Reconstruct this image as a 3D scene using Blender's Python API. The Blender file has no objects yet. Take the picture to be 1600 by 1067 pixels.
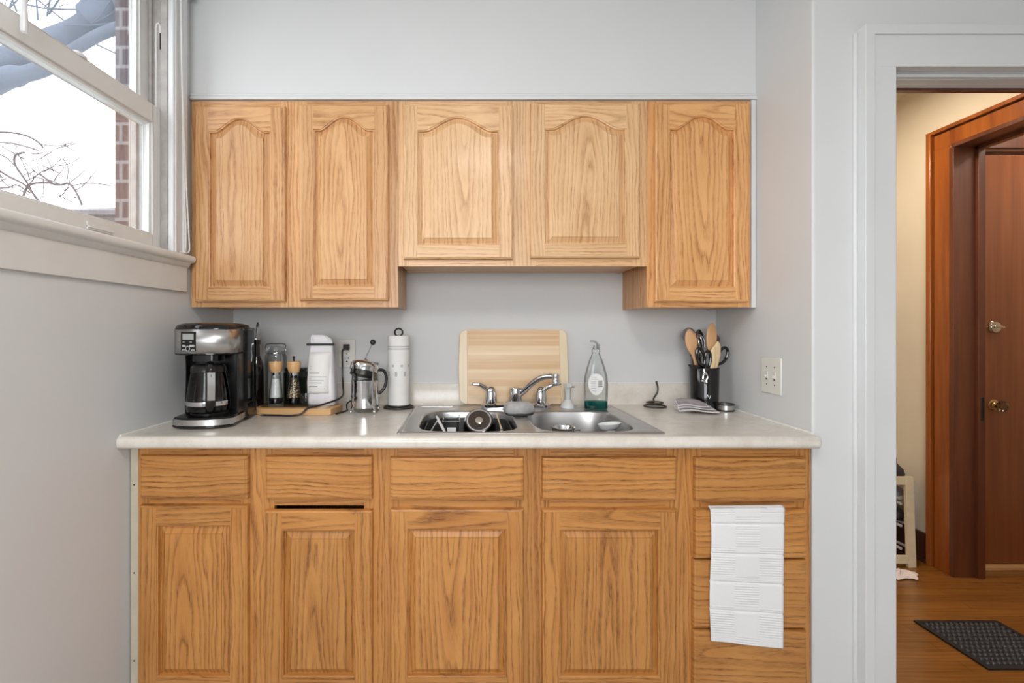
import bpy, bmesh, math, random
from mathutils import Vector, Matrix
random.seed(7)
I = 0.0254                       # all modelling numbers below are inches; meshes are stored in metres
SC = bpy.context.scene
COL = SC.collection
PI = math.pi
sin, cos = math.sin, math.cos

def lin(r, g, b):
    def f(c):
        c /= 255.0
        return c/12.92 if c <= 0.04045 else ((c+0.055)/1.055)**2.4
    return (f(r), f(g), f(b), 1.0)

# ------------------------------------------------------------------ materials
class NT:
    def __init__(s, name):
        s.m = bpy.data.materials.new(name); s.m.use_nodes = True
        s.t = s.m.node_tree; s.t.nodes.clear()
        s.out = s.n('ShaderNodeOutputMaterial')
    def n(s, t, **k):
        nd = s.t.nodes.new(t)
        for a, v in k.items(): setattr(nd, a, v)
        return nd
    def l(s, a, b): s.t.links.new(a, b)
    def put(s, sock, v):
        if isinstance(v, bpy.types.NodeSocket): s.l(v, sock)
        else: sock.default_value = v
    def math(s, op, a, b=0.0, c=0.0):
        nd = s.n('ShaderNodeMath', operation=op)
        s.put(nd.inputs[0], a); s.put(nd.inputs[1], b); s.put(nd.inputs[2], c)
        return nd.outputs[0]
    def mix(s, fac, a, b, mode='MIX'):
        nd = s.n('ShaderNodeMix', data_type='RGBA', blend_type=mode)
        s.put(nd.inputs[0], fac); s.put(nd.inputs[6], a); s.put(nd.inputs[7], b)
        return nd.outputs[2]
    def noise(s, vec, scale, detail=3, rough=0.55):
        nd = s.n('ShaderNodeTexNoise'); nd.inputs['Scale'].default_value = scale
        nd.inputs['Detail'].default_value = detail; nd.inputs['Roughness'].default_value = rough
        s.l(vec, nd.inputs['Vector']); return nd.outputs['Fac']
    def mapping(s, vec, scale=(1, 1, 1), loc=(0, 0, 0), rot=(0, 0, 0)):
        nd = s.n('ShaderNodeMapping'); nd.inputs['Scale'].default_value = scale
        nd.inputs['Location'].default_value = loc; nd.inputs['Rotation'].default_value = rot
        s.l(vec, nd.inputs['Vector']); return nd.outputs[0]
    def ramp(s, fac, stops, interp='LINEAR'):
        nd = s.n('ShaderNodeValToRGB'); cr = nd.color_ramp; cr.interpolation = interp
        while len(cr.elements) < len(stops): cr.elements.new(0.5)
        for e, (p, c) in zip(cr.elements, stops): e.position = p; e.color = c
        s.l(fac, nd.inputs[0]); return nd.outputs[0]
    def obj(s): return s.n('ShaderNodeTexCoord').outputs['Object']
    def bump(s, h, strength=0.3, dist=0.002):
        nd = s.n('ShaderNodeBump'); nd.inputs['Strength'].default_value = strength
        nd.inputs['Distance'].default_value = dist; s.l(h, nd.inputs['Height']); return nd.outputs[0]
    def bsdf(s, col, rough=0.5, metal=0.0, normal=None, spec=0.5, coat=0.0):
        b = s.n('ShaderNodeBsdfPrincipled')
        s.put(b.inputs['Base Color'], col); s.put(b.inputs['Roughness'], rough)
        b.inputs['Metallic'].default_value = metal; b.inputs['Specular IOR Level'].default_value = spec
        b.inputs['Coat Weight'].default_value = coat; b.inputs['Coat Roughness'].default_value = 0.15
        if normal is not None: s.l(normal, b.inputs['Normal'])
        s.l(b.outputs[0], s.out.inputs[0]); return b

def paint(name, c, rough=0.55, var=0.05, scale=6, bump=0.0, bscale=250, metal=0.0, coat=0.0, spec=0.5):
    """procedural surface: base colour with a soft mottling and an optional fine texture"""
    t = NT(name); o = t.obj()
    n = t.noise(o, scale, 4)
    dark = tuple(x*(1-var) for x in c[:3])+(1,); lite = tuple(min(1, x*(1+var)) for x in c[:3])+(1,)
    col = t.ramp(n, [(0.3, dark), (0.7, lite)])
    nm = t.bump(t.noise(o, bscale, 2), bump, 0.001) if bump else None
    t.bsdf(col, rough, metal, nm, spec, coat); return t.m

def oak(name, light, mid, dark, rough=0.37):
    """plain-sawn oak; UV 'grain' = inches (across, along) from the heart, UV 'seed' = one number pair per board"""
    t = NT(name)
    g = t.n('ShaderNodeUVMap', uv_map='grain').outputs[0]
    sd = t.n('ShaderNodeUVMap', uv_map='seed').outputs[0]
    sg = t.n('ShaderNodeSeparateXYZ'); t.l(g, sg.inputs[0])
    ss = t.n('ShaderNodeSeparateXYZ'); t.l(sd, ss.inputs[0])
    x, v, s1, s2 = sg.outputs[0], sg.outputs[1], ss.outputs[0], ss.outputs[1]
    def vec(fx, fv):
        c = t.n('ShaderNodeCombineXYZ')
        t.l(t.math('MULTIPLY', x, fx), c.inputs[0]); t.l(t.math('MULTIPLY', v, fv), c.inputs[1])
        t.l(t.math('MULTIPLY', s1, 57.0), c.inputs[2]); return c.outputs[0]
    w1 = t.math('SUBTRACT', t.noise(vec(0.35, 0.07), 1.0, 2), 0.5)
    w2 = t.math('SUBTRACT', t.noise(vec(1.6, 0.35), 1.0, 3), 0.5)
    xs = t.math('ADD', x, t.math('MULTIPLY', w1, 1.7))
    slope = t.math('MULTIPLY_ADD', s2, 0.05, 0.05)
    h = t.math('ADD', t.math('MULTIPLY', v, slope), t.math('MULTIPLY', w1, 1.6))
    h = t.math('ADD', h, t.math('MULTIPLY_ADD', s1, 1.2, 0.2))
    r = t.math('SQRT', t.math('ADD', t.math('MULTIPLY', xs, xs), t.math('MULTIPLY', h, h)))
    r = t.math('ADD', r, t.math('MULTIPLY', w2, 0.22))
    c1 = t.n('ShaderNodeCombineXYZ'); t.l(t.math('MULTIPLY', r, 1.1), c1.inputs[0]); t.l(t.math('MULTIPLY', s2, 31.0), c1.inputs[1])
    yr = t.noise(c1.outputs[0], 1.0, 1)                      # good and lean years: uneven ring widths
    ph = t.math('FRACT', t.math('ADD', t.math('MULTIPLY', r, 1.75), t.math('MULTIPLY', yr, 2.2)))
    ring = t.ramp(ph, [(0.0, (1, 1, 1, 1)), (0.16, (0.5, 0.5, 0.5, 1)), (0.45, (0.08, 0.08, 0.08, 1)), (0.8, (0, 0, 0, 1)), (1.0, (0.9, 0.9, 0.9, 1))])
    fade = t.ramp(t.noise(vec(0.8, 0.16), 1.0, 2), [(0.32, (0.4, 0.4, 0.4, 1)), (0.6, (1, 1, 1, 1))])
    ring = t.math('MULTIPLY', ring, fade)
    pores = t.noise(vec(16.0, 0.9), 1.0, 2, 0.6)
    pores = t.ramp(pores, [(0.42, (0, 0, 0, 1)), (0.66, (1, 1, 1, 1))])
    tone = t.noise(vec(0.5, 0.12), 1.0, 2)
    base = t.mix(t.ramp(tone, [(0.3, (0, 0, 0, 1)), (0.7, (1, 1, 1, 1))]), light, mid)
    k = t.math('MULTIPLY', ring, t.math('MULTIPLY_ADD', pores, 0.6, 0.5))
    k = t.math('ADD', k, t.math('MULTIPLY', pores, 0.13))
    k = t.math('MINIMUM', k, 1.0)
    col = t.mix(k, base, dark)
    shift = t.math('MULTIPLY_ADD', s2, 0.14, 0.93)
    hv = t.n('ShaderNodeHueSaturation'); t.l(shift, hv.inputs['Value']); t.l(col, hv.inputs['Color'])
    nm = t.bump(t.math('SUBTRACT', 1.0, k), 0.12, 0.0006)
    t.bsdf(hv.outputs[0], rough, 0, nm, 0.45, 0.14); return t.m

def wood(name, c1, c2, scale=(3, 60, 60), rough=0.4, coat=0.1):
    """simple streaky wood, streaks run along object X unless scale says otherwise"""
    t = NT(name); o = t.obj()
    n = t.noise(t.mapping(o, scale), 1.0, 4, 0.6)
    n2 = t.noise(t.mapping(o, tuple(a*0.2 for a in scale)), 1.0, 2)
    col = t.ramp(t.math('MULTIPLY_ADD', n2, 0.5, t.math('MULTIPLY', n, 0.5)), [(0.36, c1), (0.64, c2)])
    t.bsdf(col, rough, 0, t.bump(n, 0.08, 0.0005), 0.5, coat); return t.m

def glassy(name, tint=(1, 1, 1, 1), refl=0.6, rough=0.0, haze=0.0, haze_col=(0.8, 0.85, 0.9, 1)):
    """thin clear material: tinted see-through plus a fresnel mirror coat (and optional dirt haze)"""
    t = NT(name)
    tr = t.n('ShaderNodeBsdfTransparent'); tr.inputs[0].default_value = tint
    gl = t.n('ShaderNodeBsdfGlossy'); gl.inputs['Roughness'].default_value = rough
    fr = t.n('ShaderNodeFresnel'); fr.inputs[0].default_value = 1.5
    mx = t.n('ShaderNodeMixShader')
    t.l(t.math('MULTIPLY', fr.outputs[0], refl), mx.inputs[0]); t.l(tr.outputs[0], mx.inputs[1]); t.l(gl.outputs[0], mx.inputs[2])
    last = mx.outputs[0]
    if haze:
        df = t.n('ShaderNodeBsdfTranslucent'); df.inputs[0].default_value = haze_col
        m2 = t.n('ShaderNodeMixShader')
        t.l(t.math('MULTIPLY', t.noise(t.obj(), 14, 5, 0.7), haze), m2.inputs[0]); t.l(last, m2.inputs[1]); t.l(df.outputs[0], m2.inputs[2])
        last = m2.outputs[0]
    t.l(last, t.out.inputs[0]); return t.m

def metal(name, c, rough=0.12, brush=0.0, bscale=(4, 300, 300)):
    t = NT(name); o = t.obj()
    n = t.noise(t.mapping(o, bscale), 1.0, 2)
    rg = t.math('MULTIPLY_ADD', n, brush, rough)
    col = t.ramp(t.noise(o, 9, 2), [(0.3, tuple(a*0.94 for a in c[:3])+(1,)), (0.7, c)])
    t.bsdf(col, rg, 1.0); return t.m

M = {}
M['wall'] = paint('wall_paint', lin(214, 215, 215), 0.6, 0.015, 3, 0.05, 300)
M['white'] = paint('trim_paint', lin(216, 217, 217), 0.35, 0.02, 5, 0.03, 120)
M['sash'] = paint('sash_paint', lin(220, 219, 216), 0.4, 0.04, 9, 0.12, 60)
M['jambpaint'] = paint('worn_jamb_paint', lin(168, 163, 158), 0.5, 0.14, 26, 0.3, 40)
M['ceiling'] = paint('ceiling_paint', lin(232, 232, 230), 0.7, 0.01)
M['filler'] = paint('filler_strip_paint', lin(196, 186, 168), 0.5, 0.05, 20)
M['oakw'] = oak('oak_wall_cabinet', lin(220, 173, 122), lin(210, 159, 107), lin(158, 102, 57))
M['oakp'] = oak('oak_pale', lin(228, 188, 141), lin(219, 176, 127), lin(172, 122, 76))
M['oakr'] = oak('oak_golden', lin(225, 172, 115), lin(215, 159, 101), lin(158, 98, 50))
M['oakb'] = oak('oak_base_cabinet', lin(204, 145, 80), lin(190, 129, 65), lin(120, 70, 31))
M['counter'] = None
M['steel'] = metal('stainless_steel', lin(196, 195, 194), 0.24, 0.14, (3, 200, 200))
M['chrome'] = metal('chrome', lin(222, 222, 224), 0.06, 0.02)
M['dark_metal'] = metal('black_wire_metal', lin(74, 72, 68), 0.35)
M['black'] = paint('black_plastic', lin(26, 25, 26), 0.28, 0.1, 10)
M['blackgloss'] = paint('black_gloss_plastic', lin(18, 17, 18), 0.1, 0.1, 10)
M['charcoal'] = paint('charcoal_plastic', lin(52, 49, 48), 0.45, 0.1, 10)
M['rubber'] = paint('black_rubber', lin(26, 25, 26), 0.5, 0.15, 40)
M['stud'] = paint('highlight_rubber', lin(66, 64, 66), 0.28, 0.2, 40)  # studs lighter than the mat: their glossy highlights put into the colour
M['glass'] = glassy('window_glass', (1, 1, 1, 1), 0.4, 0, 0.015, lin(170, 200, 240))
M['clear'] = glassy('clear_glass', lin(249, 251, 251), 0.75)
M['smoke'] = glassy('smoked_plastic', lin(140, 144, 146), 0.8, 0.03)
M['carafe'] = glassy('carafe_glass', lin(186, 184, 182), 1.0)
M['greenjar'] = glassy('green_glass', lin(150, 162, 148), 0.8)
M['darkglass'] = paint('dark_bottle_glass', lin(28, 20, 20), 0.06, 0.2, 10, coat=0.4)
M['bamboo'] = wood('bamboo', lin(218, 182, 138), lin(238, 212, 174), (2.5, 40, 80), 0.45)
M['bamboo2'] = wood('bamboo_dark', lin(212, 172, 126), lin(232, 198, 156), (2.5, 40, 80), 0.45)
M['bamboo3'] = wood('bamboo_light', lin(226, 192, 150), lin(242, 218, 182), (2.5, 40, 80), 0.45)
M['bambooedge'] = wood('bamboo_edge', lin(228, 208, 172), lin(240, 224, 194), (60, 40, 2), 0.45)
M['boardwood'] = wood('board_wood', lin(196, 150, 98), lin(219, 176, 124), (3, 70, 70), 0.45)
M['spoonwood'] = wood('spoon_wood', lin(196, 146, 98), lin(216, 172, 126), (50, 50, 4), 0.5)
M['palewood'] = wood('pale_spoon_wood', lin(216, 186, 140), lin(232, 208, 168), (60, 60, 4), 0.5)
M['grinderwood'] = wood('grinder_wood', lin(208, 158, 104), lin(226, 182, 128), (50, 50, 5), 0.4)
M['paper'] = paint('paper', lin(240, 239, 236), 0.8, 0.02, 30, 0.15, 200)
M['print'] = paint('grey_print', lin(186, 186, 188), 0.8, 0.05, 60)
M['darkprint'] = paint('dark_print', lin(104, 102, 104), 0.7, 0.05, 60)
M['bag'] = paint('white_foil_bag', lin(226, 224, 228), 0.35, 0.03, 30)
M['salt'] = paint('salt', lin(232, 232, 230), 0.7, 0.05, 200, 0.3, 900)
M['plate'] = paint('switch_plate_plastic', lin(224, 222, 214), 0.35, 0.01)
M['hole'] = paint('dark_recess', lin(40, 36, 32), 0.8, 0.1)
M['soap'] = glassy('teal_soap', lin(40, 186, 184), 0.4)
M['bark'] = paint('tree_bark', lin(78, 86, 100), 0.9, 0.2, 3)
M['twig'] = paint('twig_bark', lin(62, 64, 72), 0.9, 0.2, 3)
M['roof'] = paint('shingle_roof', lin(84, 88, 94), 0.9, 0.2, 2)
M['siding'] = paint('siding', lin(104, 106, 110), 0.8, 0.05, 2)
M['hallwall'] = paint('hall_plaster', lin(224, 212, 192), 0.65, 0.03, 4, 0.06, 200)
M['trimwood'] = wood('stained_trim', lin(126, 62, 22), lin(166, 92, 36), (40, 40, 2.5), 0.25, 0.5)
M['jambwood'] = wood('dark_jamb_wood', lin(76, 38, 22), lin(112, 62, 38), (45, 45, 2), 0.35, 0.2)
M['doorwood'] = wood('door_veneer', lin(120, 66, 36), lin(144, 84, 48), (30, 30, 1.2), 0.26, 0.4)
M['basewood'] = wood('dark_baseboard', lin(58, 28, 18), lin(84, 44, 28), (40, 2, 40), 0.3, 0.3)
M['brass'] = metal('brass', lin(190, 160, 108), 0.22)
M['nickel'] = metal('nickel', lin(206, 198, 182), 0.18)
M['crystal'] = glassy('crystal_knob', lin(226, 220, 208), 1.0)
M['cream'] = paint('cream_painted_wood', lin(222, 208, 176), 0.5, 0.06, 20)
M['shoe'] = paint('dark_shoe', lin(58, 52, 58), 0.55, 0.2, 30)
M['shoegrey'] = paint('grey_shoe', lin(128, 124, 130), 0.6, 0.15, 30)
M['whitefab'] = paint('white_fabric', lin(228, 214, 210), 0.9, 0.06, 30, 0.4, 500)
M['sponge'] = paint('grey_sponge', lin(176, 174, 172), 0.95, 0.12, 60, 0.8, 500)
M['spongedark'] = paint('sponge_scourer', lin(66, 62, 60), 0.95, 0.2, 80, 0.8, 600)
M['greycloth'] = paint('grey_cloth', lin(158, 152, 154), 0.95, 0.12, 80, 0.5, 700)
M['hem'] = paint('pale_hem', lin(214, 210, 210), 0.95, 0.05, 60)
M['wand'] = paint('wand_plastic', lin(222, 223, 224), 0.15)
M['cordwhite'] = paint('white_cord', lin(232, 230, 226), 0.6, 0.02)
M['caulk'] = paint('white_caulk', lin(232, 230, 224), 0.5, 0.08, 60, 0.4, 80)
M['display'] = paint('grey_display', lin(166, 168, 166), 0.3, 0.05)
M['button'] = paint('silver_button', lin(178, 178, 178), 0.3, 0.05)
M['ground'] = paint('outdoor_ground', lin(170, 172, 168), 0.9, 0.15, 1)

def mk_counter():
    t = NT('speckled_laminate'); o = t.obj()
    n = t.noise(o, 14, 6, 0.7); n2 = t.noise(o, 160, 2)
    c = t.ramp(n, [(0.3, lin(211, 203, 191)), (0.5, lin(221, 215, 205)), (0.72, lin(229, 225, 217))])
    c = t.mix(t.ramp(n2, [(0.62, (0, 0, 0, 1)), (0.75, (0.35, 0.35, 0.35, 1))]), c, lin(182, 172, 158))
    t.bsdf(c, 0.22, 0, None, 0.5); return t.m
M['counter'] = mk_counter()

def mk_brick():
    t = NT('brick'); o = t.obj()
    sp = t.n('ShaderNodeSeparateXYZ'); t.l(o, sp.inputs[0])
    cb = t.n('ShaderNodeCombineXYZ'); t.l(t.math('ADD', sp.outputs[0], sp.outputs[1]), cb.inputs[0]); t.l(sp.outputs[2], cb.inputs[1])
    b = t.n('ShaderNodeTexBrick'); t.l(cb.outputs[0], b.inputs['Vector'])
    b.inputs['Scale'].default_value = 1.0; b.inputs['Brick Width'].default_value = 8.4*I; b.inputs['Row Height'].default_value = 2.66*I
    b.inputs['Mortar Size'].default_value = 0.24*I; b.inputs['Color1'].default_value = lin(78, 58, 58)
    b.inputs['Color2'].default_value = lin(66, 54, 58); b.inputs['Mortar'].default_value = lin(136, 134, 136)
    c = t.mix(0.18, b.outputs['Color'], t.ramp(t.noise(o, 40, 4), [(0.3, lin(66, 58, 60)), (0.7, lin(116, 104, 104))]))
    t.bsdf(c, 0.9, 0, t.bump(b.outputs['Fac'], -0.4, 0.004)); return t.m
M['brick'] = mk_brick()

def mk_floor(name, c1, c2, c3, pw, rough):
    t = NT(name); o = t.obj()
    b = t.n('ShaderNodeTexBrick'); t.l(o, b.inputs['Vector']); b.offset = 0.37
    b.inputs['Scale'].default_value = 1.0; b.inputs['Brick Width'].default_value = 44*I; b.inputs['Row Height'].default_value = pw*I
    b.inputs['Mortar Size'].default_value = 0.025*I; b.inputs['Color1'].default_value = c1; b.inputs['Color2'].default_value = c2
    b.inputs['Mortar'].default_value = c3
    n = t.noise(t.mapping(o, (4, 90, 1)), 1.0, 5, 0.65)
    c = t.mix(t.ramp(n, [(0.35, (0, 0, 0, 1)), (0.7, (0.6, 0.6, 0.6, 1))]), b.outputs['Color'], c3)
    t.bsdf(c, rough, 0, t.bump(n, 0.05, 0.0006), 0.5, 0.3); return t.m
M['hallfloor'] = mk_floor('oak_strip_floor', lin(150, 98, 42), lin(130, 82, 33), lin(88, 53, 20), 2.25, 0.24)
M['kitfloor'] = mk_floor('kitchen_floor', lin(196, 194, 192), lin(190, 188, 186), lin(150, 148, 146), 12, 0.4)

def mk_towel():
    t = NT('white_ribbed_towel')
    u = t.n('ShaderNodeUVMap', uv_map='grain').outputs[0]
    s = t.n('ShaderNodeSeparateXYZ'); t.l(u, s.inputs[0])
    rib = t.math('SINE', t.math('MULTIPLY', s.outputs[1], 23.0))
    cu = t.math('FLOOR', t.math('MULTIPLY', s.outputs[0], 3.0/8.7))
    cv = t.math('FLOOR', t.math('DIVIDE', t.math('ADD', s.outputs[1], 1.4), 3.4))
    ck = t.math('ABSOLUTE', t.math('MODULO', t.math('ADD', cu, cv), 2.0))
    h = t.math('MULTIPLY', rib, t.math('SUBTRACT', 1.0, ck))
    fine = t.noise(t.obj(), 900, 2)
    h = t.math('ADD', h, t.math('MULTIPLY', fine, 0.6))
    t.bsdf(t.mix(fine, lin(222, 222, 222), lin(240, 240, 240)), 0.95, 0, t.bump(h, 0.45, 0.0012), 0.2); return t.m
M['towel'] = mk_towel()

# ------------------------------------------------------------------ mesh builder
class MB:
    def __init__(s, tf=None):
        s.v = []; s.f = []; s.mi = []; s.uv = []; s.tf = tf; s.cm = 0
    def add(s, p):
        p = Vector(p)
        s.v.append(s.tf(p) if s.tf else p); return len(s.v)-1
    def face(s, idx, uv=None): s.f.append(tuple(idx)); s.mi.append(s.cm); s.uv.append(uv)
    def poly(s, pts, uv=None): s.face([s.add(p) for p in pts], uv)
    def mat(s, i): s.cm = i; return s
    def box(s, x0, y0, z0, x1, y1, z1, grain=None, seed=None):
        P = [(x0,y0,z0),(x1,y0,z0),(x1,y1,z0),(x0,y1,z0),(x0,y0,z1),(x1,y0,z1),(x1,y1,z1),(x0,y1,z1)]
        b = [s.add(p) for p in P]
        for q in ((0,3,2,1),(4,5,6,7),(0,1,5,4),(1,2,6,5),(2,3,7,6),(3,0,4,7)):
            uv = None
            if grain: uv = [seed.uv(P[i], grain) for i in q], seed.s
            s.face([b[i] for i in q], uv)
        return s
    def prism(s, poly, z0, z1, top=True, bot=True):
        """poly: list of (x,y) counter-clockwise, extruded in z"""
        n = len(poly)
        a = [s.add((x, y, z0)) for x, y in poly]; b = [s.add((x, y, z1)) for x, y in poly]
        for i in range(n): s.face((a[i], a[(i+1) % n], b[(i+1) % n], b[i]))
        if bot: s.face(a[::-1])
        if top: s.face(b)
        return s
    def loft(s, loops, cap0=True, cap1=True, closed=True, uvs=None):
        ids = [[s.add(p) for p in L] for L in loops]
        n = len(ids[0])
        for k in range(len(ids)-1):
            for i in range(n if closed else n-1):
                s.face((ids[k][i], ids[k][(i+1) % n], ids[k+1][(i+1) % n], ids[k+1][i]))
        if cap0: s.face(ids[0][::-1])
        if cap1: s.face(ids[-1])
        return s
    def lathe(s, prof, c=(0, 0, 0), n=32, rot=None, cap=True, mats=None):
        """prof: (radius, height) pairs, bottom to top; rot: optional 3x3 applied about c"""
        c = Vector(c); loops = []
        for r, z in prof:
            L = []
            for i in range(n):
                a = 2*PI*i/n; p = Vector((r*cos(a), r*sin(a), z))
                L.append(c + (rot @ p if rot else p))
            loops.append(L)
        ids = [[s.add(p) for p in L] for L in loops]
        for k in range(len(ids)-1):
            if mats: s.cm = mats[k]
            for i in range(n): s.face((ids[k][i], ids[k][(i+1) % n], ids[k+1][(i+1) % n], ids[k+1][i]))
        if cap:
            if mats: s.cm = mats[0]
            s.face(ids[0][::-1])
            if mats: s.cm = mats[-1]
            s.face(ids[-1])
        return s
    def tube(s, path, r, n=10, closed=False, flat=1.0):
        path = [Vector(p) for p in path]; m = len(path)
        rs = r if isinstance(r, (list, tuple)) else [r]*m
        tang = []
        for i in range(m):
            a = path[(i-1) % m] if (closed or i) else path[i]
            b = path[(i+1) % m] if (closed or i < m-1) else path[i]
            d = b-a; tang.append(d.normalized() if d.length else Vector((0, 0, 1)))
        up = Vector((0, 0, 1)) if abs(tang[0].z) < 0.9 else Vector((1, 0, 0))
        nrm = (up - tang[0]*up.dot(tang[0])).normalized()
        loops = []
        for i in range(m):
            if i:
                nrm = nrm - tang[i]*nrm.dot(tang[i])
                nrm = nrm.normalized() if nrm.length > 1e-6 else tang[i].orthogonal().normalized()
            bn = tang[i].cross(nrm)
            loops.append([path[i]+(nrm*cos(2*PI*k/n)*flat+bn*sin(2*PI*k/n))*rs[i] for k in range(n)])
        if closed: loops.append(loops[0])
        return s.loft(loops, not closed, not closed)
    def cyl(s, p0, p1, r, n=24): return s.tube([p0, p1], r, n)
    def ball(s, c, r, n=16, m=10, sq=(1, 1, 1)):
        c = Vector(c); loops = []
        for k in range(1, m):
            a = PI*k/m
            loops.append([c+Vector((r*sin(a)*cos(2*PI*i/n)*sq[0], r*sin(a)*sin(2*PI*i/n)*sq[1], -r*cos(a)*sq[2])) for i in range(n)])
        return s.loft(loops)
    def grid(s, fn, nu, nv, mats=None, uv=None):
        ids = [[s.add(fn(i/nu, j/nv)) for i in range(nu+1)] for j in range(nv+1)]
        for j in range(nv):
            for i in range(nu):
                if mats: s.cm = mats((i+0.5)/nu, (j+0.5)/nv)
                w = None
                if uv: w = ([uv(a/nu, b/nv) for a, b in ((i, j), (i+1, j), (i+1, j+1), (i, j+1))], (0, 0))
                s.face((ids[j][i], ids[j][i+1], ids[j+1][i+1], ids[j+1][i]), w)
        return s
    def build(s, name, mats, parent=None, bevel=0, seg=2, smooth=True, solid=0, angle=38, sub=0):
        inv = ROOT[parent].inverted() if parent else Matrix.Identity(4)
        me = bpy.data.meshes.new(name)
        me.from_pydata([(inv @ p)*I for p in s.v], [], s.f)
        if not isinstance(mats, (list, tuple)): mats = [mats]
        for m in mats: me.materials.append(M[m] if isinstance(m, str) else m)
        me.polygons.foreach_set('material_index', s.mi)
        if any(u is not None for u in s.uv):
            a = me.uv_layers.new(name='grain'); b = me.uv_layers.new(name='seed')
            k = 0
            for p, u in zip(me.polygons, s.uv):
                for j in range(p.loop_total):
                    if u is not None: a.data[k].uv = u[0][j]; b.data[k].uv = u[1]
                    k += 1
        bm = bmesh.new(); bm.from_mesh(me)
        if not s.keep: bmesh.ops.remove_doubles(bm, verts=bm.verts, dist=1e-6)
        bmesh.ops.recalc_face_normals(bm, faces=bm.faces)
        bm.to_mesh(me); bm.free()
        if smooth:
            me.polygons.foreach_set('use_smooth', [True]*len(me.polygons))
            me.set_sharp_from_angle(angle=math.radians(angle))
        o = bpy.data.objects.new(name, me); COL.objects.link(o)
        if parent: o.parent = parent; ROOT[o] = ROOT[parent]
        if solid:
            q = o.modifiers.new('solid', 'SOLIDIFY'); q.thickness = solid*I; q.offset = 0
        if bevel:
            q = o.modifiers.new('bevel', 'BEVEL'); q.width = bevel*I; q.segments = seg; q.limit_method = 'ANGLE'; q.angle_limit = 0.6
            q.harden_normals = False
        if sub:
            q = o.modifiers.new('sub', 'SUBSURF'); q.levels = sub; q.render_levels = sub
        return o
    keep = False

class Seed:
    """one board: where its heart lies and which random numbers it uses"""
    def __init__(s, cx=0, cv=0, straight=False):
        s.s = (random.random(), random.random())
        s.flip = random.choice((-1, 1))
        s.h = random.uniform(3.5, 6.0)*random.choice((-1, 1)) if straight else random.uniform(-1.2, 1.2)
        s.cx = cx; s.cv = cv + random.uniform(-6, 6)
    def at(s, across, along): return (across-s.cx-s.h, (along-s.cv)*s.flip)
    def uv(s, p, grain):
        x, y, z = p
        if grain == 'z': return s.at(x+y, z)
        if grain == 'x': return s.at(z+y, x)
        return s.at(x+z, y)

ROOT = {}
def tag(o, label, cat, group=None, kind=None):
    o['label'] = label
    if cat: o['category'] = cat
    if group: o['group'] = group
    if kind: o['kind'] = kind
    return o
def thing(name, label, cat, loc, rz=0, group=None):
    o = bpy.data.objects.new(name, None); COL.objects.link(o)
    o.empty_display_size = 0.03
    o.location = Vector(loc)*I; o.rotation_euler = (0, 0, rz)
    ROOT[o] = Matrix.Translation(Vector(loc)) @ Matrix.Rotation(rz, 4, 'Z')
    return tag(o, label, cat, group)
def local(o): 
    m = ROOT[o]; return lambda p: m @ p
def struct(mb, name, mats, label=None, parent=None, **k):
    o = mb.build(name, mats, parent, **k)
    if parent is None: o['kind'] = 'structure'; ROOT[o] = Matrix.Identity(4)
    if label: o['label'] = label
    return o
def arc(cx, cy, r, a0, a1, n=8):
    return [(cx+r*cos(math.radians(a0+(a1-a0)*i/n)), cy+r*sin(math.radians(a0+(a1-a0)*i/n))) for i in range(n+1)]
def rrect(x0, y0, x1, y1, r, n=6):
    return (arc(x1-r, y0+r, r, -90, 0, n)+arc(x1-r, y1-r, r, 0, 90, n)+arc(x0+r, y1-r, r, 90, 180, n)+arc(x0+r, y0+r, r, 180, 270, n))
def smooth_path(pts, n=8):
    """Catmull-Rom through the points"""
    P = [Vector(p) for p in pts]; P = [P[0]*2-P[1]]+P+[P[-1]*2-P[-2]]; out = []
    for i in range(1, len(P)-2):
        a, b, c, d = P[i-1:i+3]
        for k in range(n):
            t = k/n
            out.append(0.5*((2*b)+(c-a)*t+(2*a-5*b+4*c-d)*t*t+(3*b-a-3*c+d)*t**3))
    out.append(P[-2]); return out
def text_mesh(name, body, size, mat, parent, loc, rot):
    cu = bpy.data.curves.new(name, 'FONT'); cu.body = body; cu.size = size*I; cu.extrude = 0.01*I; cu.align_x = 'CENTER'; cu.align_y = 'CENTER'
    tmp = bpy.data.objects.new(name, cu)
    me = bpy.data.meshes.new_from_object(tmp); bpy.data.objects.remove(tmp)
    me.materials.append(M[mat])
    o = bpy.data.objects.new(name, me); COL.objects.link(o)
    o.parent = parent; ROOT[o] = ROOT[parent]
    m = ROOT[parent].inverted() @ (Matrix.Translation(Vector(loc)) @ rot.to_4x4())
    o.location = m.to_translation()*I; o.rotation_euler = m.to_euler()
    return o
# ------------------------------------------------------------------ the room
LWX = lambda y: -39.6+0.0456*y           # the left wall runs slightly out of square
RWX = lambda y: 42.1+0.027*y             # and so does the alcove's right wall
def lw(p): return Vector((LWX(p.y)+p.x, p.y, p.z))      # p.x = distance into the room from the left wall
def rw(p): return Vector((RWX(p.y)+p.x, p.y, p.z))

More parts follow.
